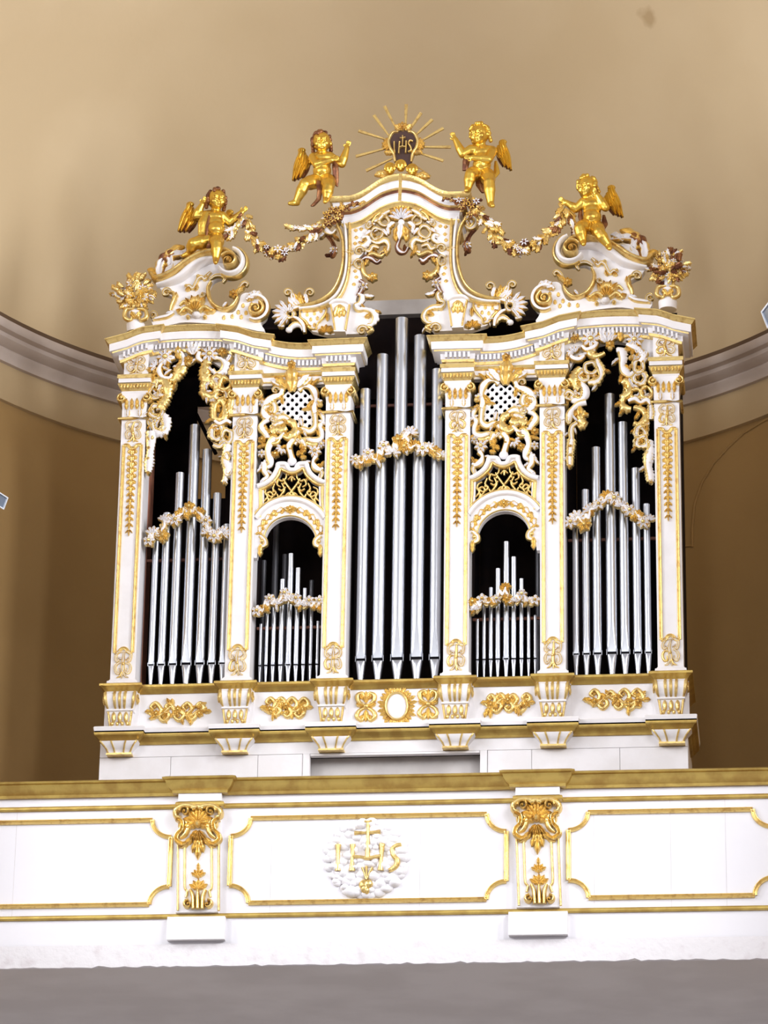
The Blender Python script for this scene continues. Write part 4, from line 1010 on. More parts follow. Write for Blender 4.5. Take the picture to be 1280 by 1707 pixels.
# ---- arched frames of the low bays
YA = .02
O = Orn('arched_frame', case, YA, .02, 'white arched frame with gilded lattice over the low bay', mirror=True)
def arc(cx, cy, r, a0, a1, n, ry=None):
    return [(cx + r*math.cos(math.radians(a0 + (a1-a0)*k/n)), cy - (ry or r)*math.sin(math.radians(a0 + (a1-a0)*k/n))) for k in range(n+1)]
xl, xr = 421, 549
out = [(xl, 808), (429, 806)] + [(436, 804), (444, 799.5), (451, 793), (456, 785), (459, 777), (460, 771)] + [(477.5, 771)] + arc(486.5, 771, 9, 180, 360, 8) + [(495.5, 770.6), (513.7, 770.2)] + [(514.5, 776), (517, 784), (522, 791), (529, 796), (537, 799), (544, 800), (xr, 800)] + \
      [(xr, 925), (541, 925), (538, 914), (533, 909), (525, 905)] + arc(483.5, 902, 42, 0, 180, 20, 40) + [(441.5, 905), (438, 911), (430, 916), (428, 930), (xl, 930)]
lat = [(439.5, 848), (439.5, 815), (452, 808), (463, 797), (469.5, 784), (474, 787), (486.5, 790.5), (499, 787), (504, 783), (509, 792), (519, 802), (531.5, 809), (532, 842), (522, 835), (510, 830.5), (497, 828), (484, 827.5), (470, 829.5), (456, 835), (447, 841)]
mbx = MB(); mbx.plate([X2(*p, YA) for p in out], [[X2(*p, YA) for p in lat]], YA, YA + .06); O._put(mbx, 'frame_board')
# raised white bands and gold mouldings
O.S('429,811 440,807 450,800 458,790 463,779 464,774 476,774 481,782 487,783.5 493,782 498,774 510,773.5 512,779 517,789 526,797 537,803 545,804', 4.2, 'p', .022, nm='white_band', n=5)
O.S('432,817 444,812 455,804 463,794 468,782 474,785 486.5,789 499,785 505,781 510,791 520,801 532,808 542,809', 2.6, 'g', .014, nm='gilt_moulding', n=5)
O.S('434,816 434.5,840 432,862', 3.2, 'g', .012, nm='gilt_moulding'); O.S('538,808 538,832 540,854', 3.2, 'g', .012, nm='gilt_moulding')
O.S(arc(484, 901, 68, 148, 32, 12, 69), 4.6, 'p', .026, nm='white_band'); O.S(arc(484, 901, 74, 145, 35, 12, 74), 1.8, 'g', .016, nm='gilt_moulding')
O.S(arc(483.5, 902, 44, 176, 4, 14, 42), 1.4, 'g', .012, nm='gilt_moulding')
for k in range(-6, 7):
    a = 90 + k*12.5; x, y = 484 + 53*math.cos(math.radians(a)), 901 - 52*math.sin(math.radians(a)); sg = 1 if k > 0 else -1
    O.L(x, y, a - 90*sg, 12, 4.5, 35*sg, 'l' if k % 2 else 'm', .014)
    O.L(x, y, a + 40*sg, 8, 3, 0, 'l', .012); O.L(x, y, a + 180 - 40*sg, 8, 3, 0, 'l', .012)
O.F(484, 850, 8, 6, 'l', dy=-.006)
for sx, xx in ((-1, 437), (1, 531)):
    O.S([(xx + sx*3, 893), (xx - sx*4, 900), (xx - sx*5, 908), (xx + sx*3, 912)], [4, 5, 5, 3], 'w'); O.L(xx + sx*3, 908, -90, 22, 5); O.B(xx, 903, 4)
O.done()
O = Orn('gilded_lattice', case, YA + .02, .012, 'gilded pierced lattice', mirror=True, mats=GG)
for s in (-1, 1):
    m = lambda x: 486 + s*(x - 486)
    for pts in ([(472, 798), (478, 808), (486, 819), (494, 830)], [(470, 806), (474, 816), (468, 826), (460, 833)], [(478, 790), (476, 798), (470, 802), (464, 800), (462, 808), (468, 812)],
                [(458, 806), (455, 815), (460, 822), (452, 828), (446, 824)], [(450, 812), (443, 816), (443, 824), (450, 820), (455, 826), (448, 836)], [(442, 832), (448, 832), (444, 842)], [(480, 800), (486, 795), (486, 803)],
                [(476, 826), (482, 822), (486, 828)], [(464, 815), (470, 818), (476, 812)], [(440, 820), (446, 828), (440, 836)], [(480, 792), (486, 790), (492, 792)], [(462, 824), (466, 831), (474, 829)]):
        O.S([(m(x), y) for x, y in pts], [1.4, 2, 2, 1.3], 'g', nm='lattice_scroll', n=4)
    O.B(m(474), 806, 2.4); O.B(m(456), 819, 2.6); O.L(m(464), 803, 90 + s*40, 8, 3)
O.B(486, 796, 3); O.B(486, 818, 2.6)
O.done()

# ---- carved garlands across the pipes
def pipe_garland(nodes, w, seed, lbl, d=.03, Y=.03):
    rnd = random.Random(seed); O = Orn('pipe_garland', case, Y, d, lbl)
    for k, (x, y) in enumerate(nodes):
        r = w*rnd.uniform(.95, 1.2)
        if k % 2 == 0: O.F(x, y, r, rnd.choice((5, 6, 7)), rnd.choice('mml'), dy=-.008, a0=rnd.uniform(0, 90))
        else: O.H(x, y + 2, r*1.25, rnd.uniform(150, 200), rnd.uniform(-20, 30), 6, rnd.choice('mml'), dy=-.004)
        O.L(x, y, rnd.uniform(200, 340), r*1.2, r*.35, rnd.uniform(-40, 40), rnd.choice('ml'))
    for a, b_ in zip(nodes[:-1], nodes[1:]):
        mx_, my = (a[0]+b_[0])/2, (a[1]+b_[1])/2; s = rnd.choice((-1, 1))
        O.S([a, (mx_ - 2, my - 4*s), (mx_ + 2, my + 3*s), b_], [w*.25, w*.36, w*.36, w*.25], 'W')
        O.S([(a[0] + 2, a[1] + 5*s), (mx_, my + 7*s), (b_[0] - 2, b_[1] + 4*s)], [1.5, w*.25, 1.5], 'w')
        O.ring(mx_, my + rnd.uniform(-4, 4), w*.42, None, w*.18, rnd.choice('wgw'))
    O.done()
pipe_garland([(249, 903), (256, 890), (272, 894), (274, 868), (293, 868), (305, 858), (316, 846), (331, 856), (344, 870), (347, 888), (358, 896), (372, 889)], 11, 1, 'white and gold carved garland across the pipes')
pipe_garland([(429, 1020), (440, 1016), (450, 1000), (462, 1008), (475, 990), (482, 1000), (494, 999), (503, 1010), (516, 1003), (528, 1015), (533, 1003)], 9, 2, 'white and gold carved garland across the pipes')
pipe_garland([(593, 768), (605, 772), (614, 758), (628, 768), (640, 745), (655, 755), (664, 735), (684, 722), (674, 746), (690, 745), (705, 750), (715, 748), (726, 755), (735, 762)], 11, 3, 'white and gold carved garland across the pipes')
pipe_garland([(788, 1005), (792, 1018), (804, 1000), (816, 1006), (828, 1000), (843, 980), (846, 1000), (858, 1004), (870, 992), (880, 1004), (892, 1002)], 9, 4, 'white and gold carved garland across the pipes')
pipe_garland([(951, 872), (962, 863), (974, 876), (984, 850), (998, 842), (1012, 828), (1024, 832), (1036, 845), (1050, 852), (1062, 860), (1072, 872), (1082, 868)], 11, 5, 'white and gold carved garland across the pipes')

# ---- scrolled crests over the end towers (mirror images)
YC = .03
O = Orn('tower_crest', case, YC, .03, 'scrolled white crest with gilded moulding over the end tower', mirror=True)
O.plate('266,479 300,467 330,446 352,438 372,438 388,444 384,462 366,462 352,470 346,488 350,504 366,518 388,521 398,506 402,492 414,488 432,496 444,512 443,528 434,538 440,553 400,545 370,541 330,538 300,538 262,546 252,533 262,527 272,526 284,522 290,500 283,492 272,488', th=.07, nm='crest_board', n=3)
O.S('254,461 260,469 270,470 290,462 312,446 334,433 356,427 376,425 391,431 398,441', [3, 5, 6, 6.5, 6.5, 6.5, 6.5, 6, 5, 3], 'g', .12, dy=-.01, nm='gilt_moulding')
O.S('262,478 280,474 300,466 318,452 336,440 356,435 374,436', [3, 5, 7, 8, 7, 5, 3], 'p', .085, dy=-.01, nm='white_moulding')
O.V(384, 443, 15, 150, -1.6, 4.2, 'g', .09, dy=-.04); O.S(arc(386, 442, 21, 75, -150, 10), [4, 4.5, 4.5, 4.5, 3.5], 'p', .075, dy=-.04, nm='volute_band'); O.S(arc(388, 442, 26, 70, -130, 10), [2, 3, 3.4, 3, 2], 'g', .05, dy=-.03, nm='volute_band')
O.S('310,481 316,478 322,482 327,474 331,466 337,463 342,467 347,460 352,455', [2.4, 3, 3, 3, 3, 3, 3, 3, 2], 'w', .02, dy=-.012); O.B(311, 478, 3.5); O.B(331, 462, 4); O.B(344, 462, 3.5); O.L(330, 476, -120, 12, 4, 20); O.L(318, 482, 200, 10, 4)
O.S('352,471 347,482 349,497 356,509 367,516 380,517 391,508 397,497', [2, 3.4, 3.8, 3.8, 3.8, 3.6, 3.2, 2], 'g', .045, dy=-.004, nm='gilt_scroll'); O.S('350,468 360,462 370,462 376,467 372,473', [2, 3, 3.4, 3, 2], 'w', dy=-.01)
O.F(390, 492, 9, 6, 'l', dy=-.014); O.L(372, 514, 40, 12, 4, 30, 'm', dy=-.01); O.S('398,485 402,477 408,472 413,474 411,479', [2, 3, 3, 2.4, 1.6], 'w'); O.L(390, 490, 30, 24, 5, 10, 'l', mats=BB)
O.V(427, 517, 14, 60, -1.5, 4, 'g', .05, dy=-.015); O.S(arc(427, 515, 20, 140, -120, 10), [3, 4, 4.5, 4.5, 3], 'W', .045, dy=-.008, nm='volute_band'); O.H(426, 500, 16, 60, 170, 4, 'm', dy=-.02); O.L(418, 492, 10, 22, 6, -40, 'm', dy=-.02)
for x, y in ((405, 509), (419, 507), (397, 520), (410, 521), (387, 527), (402, 528), (373, 529)):
    O.L(x, y + 4.5, 90, 9, 3.4, 0, 'l', .008, nm='lozenge')
O.H(326, 521, 32, 60, 125, 4, 'l', .05, dy=-.006, r0=.1); O.S('314,512 326,502 338,508', [5, 8, 5], 'g', .05); O.S('300,525 310,516 322,522', [3, 5, 4], 'g', .045); O.S('332,520 342,514 354,520', [4, 5, 3], 'g', .045); O.L(312, 520, 190, 20, 6, -40, 'l', .04); O.L(340, 520, -10, 22, 6, 30, 'l', .04); O.B(328, 527, 8, 0, 6, .045); O.B(314, 530, 4); O.B(342, 530, 4); O.S('300,510 308,504 314,512', [2, 4, 2], 'g', mats=BB); O.V(338, 492, 6, 200, 1.0, 2.6, 'w')
O.V(278, 489, 8, 0, 1.3, 2.8, 'w', .03); O.S('281,488 290,490 291,500 287,510 284,520', [2, 3.6, 4.4, 4, 2.4], 'g', .04); O.L(288, 505, 60, 20, 5, 20, 'l', dy=-.01)
O.V(255, 527, 8, 270, 1.2, 3, 'w', .035); O.S('258,533 268,531 280,528 290,522', [3, 4, 4, 3], 'W', .035); O.L(277, 524, 10, 14, 4, 20, 'm')
# acanthus plume behind the seated statue
for x, y, a, l_, w_, c_, st in ((268, 464, 110, 32, 10, -60, 'm'), (276, 464, 70, 34, 10, -50, 'm'), (268, 440, 70, 28, 10, -70, 'l'), (274, 434, 60, 34, 9, -50, 'l'), (284, 450, 80, 24, 9, 40, 'm'), (282, 428, 20, 34, 8, -40, 'm'), (264, 460, 130, 18, 7, 40, 'l'), (302, 430, 60, 20, 8, -60, 'm')):
    O.L(x, y, a, l_*1.3, w_*1.15, c_, st, .04, dy=.0, mats=WB if a == 70 else None)
O.done()

# ---- central gable
YGb = .02
O = Orn('gable', case, YGb, .028, 'carved white gable with gilded bands above the centre'); O.sprout = .35
def gable_side(m, fl, mats=WG):
    A = lambda a: a if fl > 0 else 180 - a
    Q = lambda s_: [(m(float(t.split(',')[0]), float(t.split(',')[1]))) for t in s_.split()]
    S = lambda s_, w, st='w', d=None, scal=None, dy=0.0, nm='scroll', mats=None: O.S(Q(s_), w, st, d, (scal[0], scal[1], scal[2]*fl) if scal else None, False, dy, nm, mats)
    # board of the jamb
    O.plate(Q('500,514 520,512 540,506 557,494 568,474 574,450 576,425 573,400 566,378 575,366 612,366 626,372 612,384 618,396 606,402 612,412 604,424 596,432 594,442 600,452 604,468 598,484 593,500 596,512 612,517 621,528 620,542 608,556 545,558 520,552 508,540 497,530'), th=.06, nm='gable_board')
    S('497,512 520,508 541,499 557,484 567,462 572,436 572,408 568,388 560,374', [3, 3, 3, 3, 3, 3, 3, 3, 2.4], 'g', .04, dy=-.004, nm='gilt_band')
    S('499,516 524,513 546,505 563,490 574,466 578,440 578,412 577,392 574,372', 2.8, 'p', .034, dy=-.004, nm='white_band')
    S('505,519 528,517 550,509 566,497 577,475 582,450 583.5,425 583.5,400 583,374', 2.9, 'g', .036, dy=-.004, nm='gilt_band')
    S('575,420 583,423 590,422', [2, 3, 2], 'w', .05)
    S('562,377 553,370 543,377 545,388 554,391 560,385', [3, 4.6, 5, 5, 4, 2.5], 'w', .05); S('544,390 553,402 558,416 554,426 552,430', [3, 4, 4, 4, 2.5], 'l', .03, mats=WB); x_, y_ = m(556, 418); O.F(x_, y_, 8, 6)
    # lozenge powdering
    for x, y in ((593, 384), (602, 382), (594, 396), (592, 452), (594, 462), (590, 474), (592, 406)):
        x, y = m(x, y); O.F(x, y, 3.6, 4, 'l', .006, nm='quatrefoil')
    # leafage along the inside
    S('614,372 611,378 615,381 620,376', [2, 3, 3, 2], 'w'); x, y = m(628, 391); O.ring(x, y, 10, 9, 3, 'w'); x, y = m(641, 370); O.ring(x, y, 8, 8, 3, 'w')
    S('604,398 611,396 614,403 608,409 600,412', [2.4, 3.6, 4, 3.6, 2.4], 'w'); S('618,402 630,406 642,402 648,410 644,420 634,424', [2.4, 3.8, 4.4, 4.4, 4, 2.6], 'w', scal=(.3, 4.5, 0)); x, y = m(599, 420); O.V(x, y, 8, A(0), 1.2*fl, 2.8, 'w')
    S('606,416 616,420 622,412 632,414', [2.5, 4, 4, 2.5], 'w'); S('612,428 622,424 634,428 640,424', [3, 4.4, 4, 2], 'g', mats=BB); S('600,436 610,430 620,432 628,438 634,434', [2.5, 4, 4, 4, 2.6], 'w', mats=WB); x, y = m(598, 440); O.ring(x, y, 6, 7, 2.4, 'w')
    S('606,436 605,448 609,458 618,464 625,460', [2.4, 3.6, 4, 4.4, 3], 'g', mats=BB); x, y = m(621, 463); O.F(x, y, 10, 6, 'l', mats=BB); x, y = m(606, 478); O.F(x, y, 9, 6, 'm'); S('600,468 606,474 602,486 596,494', [3, 4.4, 4.4, 3], 'w', mats=WB)
    x, y = m(636, 384); O.L(x, y, A(-30), 16, 5, -40*fl, 'm'); x, y = m(646, 380); O.L(x, y, A(-80), 14, 5, 0, 'm'); x, y = m(620, 386); O.L(x, y, A(200), 14, 5, 30*fl, 'm'); x, y = m(640, 412); O.L(x, y, A(-60), 18, 5, -30*fl, 'l'); x, y = m(614, 432); O.L(x, y, A(-110), 14, 5, 0, 'l')
    S('650,352 640,358 632,366 624,370', [3, 4, 4, 2.6], 'w', scal=(.6, 5.5, 0)); S('634,356 626,362 620,372', [2, 3.4, 2], 'g')
    # foot of the gable: console, lozenge cartouche, spray of leaves, star shell, volute
    O.plate(Q('552,511 584,511 582,530 577,558 558,558 554,530'), y0=YGb - .06, th=.08, nm='console_block'); S('551,513 560,508 576,508 585,513', [3, 4.4, 4.4, 3], 'p', .05, dy=-.04, nm='console_roll')
    for a in (-110, -90, -70): x, y = m(568, 514); O.L(x, y, a, 24, 7, 0, 'l', .02, dy=-.06)
    S('553,514 556,530 560,556', 1.8, 'g', .02, dy=-.055, nm='edge'); S('584,514 581,532 577,556', 1.8, 'g', .02, dy=-.055, nm='edge')
    S('500,517 520,517 541,512 543,522 536,533 529,541 526,550', 1.8, 'g', .02, dy=-.004); S('500,518 501,529 510,537 517,548 526,550', [1.6, 2, 2.4, 2, 1.6], 'g', .02, dy=-.004)
    for x, y in ((512, 524), (524, 522), (535, 518), (518, 532), (529, 530), (524, 541)): x, y = m(x, y); O.L(x, y + 4, 90, 8, 3, 0, 'l', .008, nm='lozenge')
    x, y = m(483, 524); O.H(x, y, 31, A(125), A(235), 6, 'm', .04, r0=.15); O.H(x, y, 20, A(60), A(120), 3, 'm', .03); O.ring(x, y, 7, 7, 3.6, 'w', d=.035); S('490,516 500,512', [4, 4], 'W', .035); S('490,530 498,534 506,544 508,556', [3, 4.4, 4.6, 3], 'W', .035)
    S('505,552 502,545 494,542 486,546 482,552', [2, 3.6, 4, 4.6, 4], 'w', .035); x, y = m(482, 551); O.B(x, y, 6, 0, 5, .03); x, y = m(474, 545); O.L(x, y, A(170), 12, 5, 0, 'm')
    for x, y, a, l_, w_, c_ in ((506, 510, 130, 28, 7, -50), (503, 512, 150, 36, 7, -60), (498, 511, 165, 26, 7, -60), (500, 506, 110, 24, 6, 40), (512, 508, 90, 22, 6, 30)):
        x, y = m(x, y); O.L(x, y, A(a), l_, w_, c_*fl, 'l' if a in (130, 110) else 'm', .03)
    x, y = m(517, 489); O.V(x, y, 8, A(200), -1.2*fl, 2.6, 'w'); x, y = m(480, 489); O.V(x, y, 7, A(-20), 1.2*fl, 3, 'w')
    x, y = m(544, 548); O.H(x, y + 8, 16, 20, 160, 5, 'l', .035); x, y = m(546, 522); O.L(x, y, -90, 16, 4)
    S('596,490 603,496 600,506 592,510 597,517 610,517 621,522 625,532 620,541 613,543', [2.4, 3.6, 4, 3.6, 4, 4.4, 4.6, 4.6, 4, 2.5], 'w', .035); x, y = m(604, 552); O.V(x, y, 9, A(0), 1.2*fl, 3, 'w'); S('614,546 620,550 612,556', [3, 4, 3], 'g'); x, y = m(608, 530); O.L(x, y, A(20), 16, 5, 30*fl, 'l'); x, y = m(608, 492); O.L(x, y, A(-40), 18, 5, 60*fl, 'm')
gable_side(lambda x, y: (x, y), 1)
# the other jamb: measured offsets of its mirror image (axis leans with the photograph's perspective)
def mirr(x, y):
    p = at(x, y, YGb); v_ = CM.transposed() @ (Vector((-p.x, p.y, p.z)) - Vector(CAM))
    return (640 + FPX*v_.x/v_.y, 853.5 - FPX*v_.z/v_.y)
gable_side(mirr, -1)
# middle of the arch: shell and pendant
O.H(669, 368, 24, 20, 160, 7, 'm', .04); O.H(669, 362, 26, 30, 150, 5, 'l', .03, dy=.008, mats=BB); O.L(669, 372, -95, 34, 9, 0, 'm', .04); O.L(664, 378, -110, 30, 7, 30, 'l', .03); O.L(674, 378, -70, 30, 7, -30, 'l', .03)
O.S('666,400 662,412 667,420 675,421 680,413', [3, 4, 4.6, 4, 2.4], 'w', mats=WB); O.B(669, 372, 6, 0); O.L(658, 372, 200, 18, 6, 50, 'm'); O.L(680, 372, -20, 18, 6, -50, 'm')
O.done()
# gable cornice: swept along the ogee arch, with returns at the ends
gpx = [(549, 325), (560, 326), (571, 326), (583, 325), (595, 321.5), (605, 316), (614, 310), (623, 303.5), (632, 298), (645, 292.5), (660, 289), (669, 288)]
gpt = []
for x, y in gpx: p = at(x, y, -.12); gpt.append((p.x, p.z))
gx = [p[0] for p in gpt]
def zgab(x): return float(np.interp(-abs(x), gx, [p[1] for p in gpt]))
xe = -gx[0]
gp = subdiv([(gx[0] + .11, .35), (gx[0] + .11, .02), (-gx[0] - .11, .02), (-gx[0] - .11, .35)])
GP = [(-.01, -.205), (.012, -.203), (.016, -.196), (.034, -.180), (.036, -.172), (.03, -.168), (.034, -.118), (.05, -.112), (.052, -.100), (.056, -.094), (.088, -.088), (.09, -.042), (.098, -.036), (.112, -.024), (.122, -.006), (.124, .004), (-.05, .012)]
sweep_plan(gp, GP, [1, 1, 1, 1, 1, 0, 0, 2, 2, 1, 0, 0, 1, 1, 1, 1], zgab).build('gable_cornice', [WHITE, GOLD, BOLE], case, 30, label='white and gold curved gable cornice')
# tympanum board between jambs and cornice
top = [(-.40 + .8*k/24, zgab(-.40 + .8*k/24) - .19) for k in range(25)]; low = [(.40 - .8*k/24, zgab(.40 - .8*k/24) - .19 - .035 - .05*abs(.40 - .8*k/24)) for k in range(25)]
b = MB(); b.plate(top + low, [], .03, .08); b.build('arch_board', WHITE, case, 0)
b = MB(); b.box((-.60, .08, zgab(.45) - .30), (-.40, .30, zgab(.45) - .24)); 
# ================================================================ STATUES
def fuse(mb, name, mats, parent, voxel=.005, smooth=3, label=None):
    """melt overlapping solids into one continuous skin"""
    o = mb.build('tmp', mats, None, 0)
    r = o.modifiers.new('r', 'REMESH'); r.mode = 'VOXEL'; r.voxel_size = voxel; r.use_smooth_shade = True
    s = o.modifiers.new('s', 'SMOOTH'); s.factor = .5; s.iterations = smooth
    dg = bpy.context.evaluated_depsgraph_get(); dg.update()
    me = bpy.data.meshes.new_from_object(o.evaluated_get(dg)); me.name = name
    me.transform(Matrix.Translation(o.location))
    bpy.data.objects.remove(o)
    v = np.empty(len(me.vertices)*3); me.vertices.foreach_get('co', v); v = v.reshape(-1, 3)
    c = Vector(((v[:, 0].min()+v[:, 0].max())/2, (v[:, 1].min()+v[:, 1].max())/2, v[:, 2].min()))
    me.transform(Matrix.Translation(-c)); me.shade_smooth()
    me.materials.clear(); me.materials.append(mats if not isinstance(mats, list) else mats[0])
    ob = bpy.data.objects.new(name, me); COL.objects.link(ob); pl = WLOC[parent.name]
    ob.location = c - pl; ob.parent = parent; WLOC[ob.name] = c
    if label: ob['label'] = label
    return ob
def limb(mb, pts, rad, k_=1.0):
    rad = [q*k_ for q in rad]
    pts = [Vector(p) for p in pts]
    for i in range(len(pts)-1):
        a, b_ = pts[i], pts[i+1]; n = max(2, int((b_-a).length / .012))
        q = [a.lerp(b_, k/n) for k in range(n+1)]; r = [rad[i] + (rad[i+1]-rad[i])*k/n for k in range(n+1)]
        mb.tube(q, r, 10)
    for p, r in zip(pts, rad): mb.ball(p, r*1.02, 0, 10, 8)
def frame(fwd, up=(0, 0, 1)):
    f = Vector(fwd).normalized(); r = f.cross(Vector(up)).normalized(); u = r.cross(f)
    return Matrix((r, f, u)).transposed()       # columns: right, forward, up
def hand(mb, elbow, wrist, spread, palm_out, closed=False):
    d = (wrist - elbow).normalized(); side = d.cross(Vector(palm_out)).normalized(); nrm = side.cross(d)
    R = Matrix((side, nrm, d)).transposed()
    c = wrist + d*.016; mb.ball(c, (.017, .010, .021), 0, 10, 8, R)
    for k, (off, ln) in enumerate(((-.012, .026), (-.004, .031), (.004, .029), (.012, .023))):
        a = c + d*.015 + side*off; dd = (d + side*off*spread).normalized()
        m1 = a + dd*ln*.5; e = m1 + (dd + nrm*(1.4 if closed else .45)).normalized()*ln*.55
        limb(mb, [a, m1, e], [.0062, .0058, .0046])
    a = c - side*.014 - d*.006; m1 = a + (d*.5 - side*.9).normalized()*.016; limb(mb, [a, m1, m1 + (d + nrm*.3).normalized()*.013], [.0066, .006, .005])
FAT = 1.27; HS = 1.2
def cherub(S, name_label, J, look, wings, drape, Ys, pose_up=None):
    """J: joints as measured pixels with a depth: (px, py, Y)"""
    P = {k: at(*v) for k, v in J.items()}
    base = min(P[k].z for k in ('foot_l', 'foot_r', 'pelvis'))
    root = empty('cherub_statue', (P['pelvis'].x, P['pelvis'].y, base - .02), None, name_label, 'statue', 'gilded cherubs on the organ crest')
    b = MB()
    def hd(o, r, *_): b.ball(H + F @ Vector(o)*HS, tuple(q*HS for q in r), 0, 14, 10, F)
    up = (P['head'] - P['neck']).normalized(); F = frame(look, up)
    H = P['head']
    hd((0, -.006, .004), (.056, .062, .064), 0, 18, 12, F)           # skull
    hd((0, .020, -.030), (.040, .036, .036), 0, 14, 10, F)           # lower face
    for s in (-1, 1):
        hd((s*.024, .038, -.022), (.020, .016, .019), 0, 10, 8, F)   # cheeks
        hd((s*.020, .054, .010), (.015, .008, .006), 0, 8, 6, F)     # brows
        hd((s*.019, .053, -.003), (.009, .006, .006), 0, 8, 6, F)    # eyes
        hd((s*.056, -.004, -.010), (.008, .012, .016), 0, 8, 6, F)   # ears
    hd((0, .063, -.011), (.008, .012, .010), 0, 8, 6, F)             # nose
    hd((0, .058, -.001), (.005, .008, .012), 0, 8, 6, F)
    hd((0, .054, -.031), (.014, .007, .004), 0, 8, 6, F); hd((0, .053, -.038), (.011, .007, .004), 0, 8, 6, F)
    hd((0, .046, -.053), (.014, .012, .011), 0, 8, 6, F)             # chin
    limb(b, [H + F @ Vector((0, -.004, -.04)), P['neck'], P['chest']], [.032, .030, .048], 1.15)
    T = frame(Vector((look[0]*.3, -1, 0)), (P['chest'] - P['pelvis']))
    b.ball(P['chest'], (.072, .054, .060), 0, 16, 10, T)
    mid = P['belly']; b.ball(mid, (.068, .062, .060), 0, 16, 10, T); b.ball(mid + T @ Vector((0, .012, -.012)), (.053, .055, .045), 0, 14, 10, T)
    b.ball((P['chest'] + mid)/2, (.066, .053, .056), 0, 14, 10, T)
    b.ball(P['pelvis'], (.070, .060, .050), 0, 16, 10, T)
    for s in (-1, 1): b.ball(P['chest'] + T @ Vector((s*.026, .034, .004)), (.024, .016, .020), 0, 10, 8, T)
    for s in 'lr':
        sh, el, ha = P['sh_'+s], P['el_'+s], P['ha_'+s]
        limb(b, [P['chest']*.55 + sh*.45 + Vector((0, 0, .012)), sh, el], [.034, .031, .0245], FAT)
        fm = el.lerp(ha, .35); limb(b, [el, fm, ha], [.0245, .0255, .0165], FAT)
        hand(b, el, ha, 14, (0, -1, 0), closed=J.get('close_'+s, False) if isinstance(J.get('close_'+s, False), bool) else False)
        hp, kn, an, ft = P['hip_'+s], P['kn_'+s], P['an_'+s], P['foot_'+s]
        limb(b, [P['pelvis'].lerp(hp, .6), hp, hp.lerp(kn, .5), kn], [.044, .045, .043, .034], FAT)
        limb(b, [kn, kn.lerp(an, .35), an], [.034, .0345, .021], FAT)
        d = (ft - an); d = d.normalized() if d.length > .001 else Vector((0, -1, 0))
        heel = an - d*.004 + Vector((0, .008, -.006)); toe = an + d*.052
        limb(b, [heel, an.lerp(toe, .5) + Vector((0, 0, -.004)), toe], [.0195, .0175, .0125], FAT)
        side = d.cross(Vector((0, 0, 1))); side = side.normalized() if side.length > .05 else Vector((1, 0, 0))
        for k in range(5): b.ball(toe + side*(k-2)*.0058 + d*(.006 - abs(k-1)*.0015), .0056, 0, 6, 5)
    fuse(b, 'body', GOLDS, root, .0040, 6)
    # curly hair
    hb = MB(); rnd = random.Random(S)
    for k in range(60):
        th = rnd.uniform(0, 2*PI); ph = rnd.uniform(-.35, 1.0)
        d = Vector((math.cos(th)*math.sqrt(max(0, 1-ph*ph)), math.sin(th)*math.sqrt(max(0, 1-ph*ph)), ph))
        if d.y > .25 and d.z < .55: continue
        hb.ball(H + F @ Vector((d.x*.058, d.y*.064 - .006, d.z*.066 + .004))*HS, rnd.uniform(.013, .019), 0, 8, 6)
    for s in (-1, 1):
        for k in range(3): hb.ball(H + F @ Vector((s*.054, -.014 - .01*k, -.012 - .016*k))*HS, .017, 0, 8, 6)
    hb.ball(H + F @ Vector((0, .028, .062))*HS, (.016, .018, .014), 0, 8, 6, F)
    fuse(hb, 'hair', BOLE if S in (1, 2) else GOLDS, root, .005, 4, 'curled hair')
    # wings: long flight feathers under short coverts, carved on both faces
    for (rt, tp, tip, Yw) in wings:
        w_ = empty('wing', at(*tip, Yw), root)
        r0, t0, e0 = Vector(X2(*rt, Yw)).to_2d(), Vector(X2(*tp, Yw)).to_2d(), Vector(X2(*tip, Yw)).to_2d()
        n = 6
        for k in range(n):
            u = k/(n-1); s0 = t0.lerp(r0, u*.9); en = e0.lerp(r0 + (e0 - t0)*.45, u**1.3*.75); md = s0.lerp(en, .5) + (t0 - r0)*.10*(1-u)
            fb = MB(); relief(fb, [tuple(s0), tuple(md), tuple(en)], [.014, .019, .006], Yw + .012*(k % 2), .016, 'l', th=.02, n=6); fb.build('feather', GOLDS if k % 2 == 0 else BOLE, w_)
        for k in range(4):
            u = k/3; s0 = t0.lerp(r0, u*.85) + (t0 - e0)*.03; en = s0 + (e0 - t0)*.36
            fb = MB(); relief(fb, [tuple(s0), tuple(s0.lerp(en, .5)), tuple(en)], [.015, .018, .006], Yw - .012, .016, 'l', th=.02, n=4); fb.build('covert', GOLDS, w_)
        fb = MB(); fb.ball((t0.x, Yw, t0.y), (.030, .022, .022), 0, 12, 8); fb.build('wing_joint', GOLDS, w_, 60)
        fb = MB(); rr = at(*rt, Yw); fb.tube([t0.lerp(r0, .4).to_3d().xzy + Vector((0, Yw, 0)), rr, rr.lerp(P['chest'], .6), P['chest']], [.014, .022, .024, .02], 8); fb.build('wing_root', GOLDS, w_, 60)
    for pts, wv, mt in drape:
        fb = MB(); q = [at(*p) for p in pts]
        for off, rr in ((-.5, .8), (0, 1), (.5, .8)):
            fb.tube([p + Vector((off*w2, .004*abs(off), 0)) for p, w2 in zip(q, wv)], [w2*.42*rr for w2 in wv], 8)
        fuse(fb, 'drapery', mt, root, .006, 2, 'gilded drapery')
    return root
GR = 'gilded cherub'
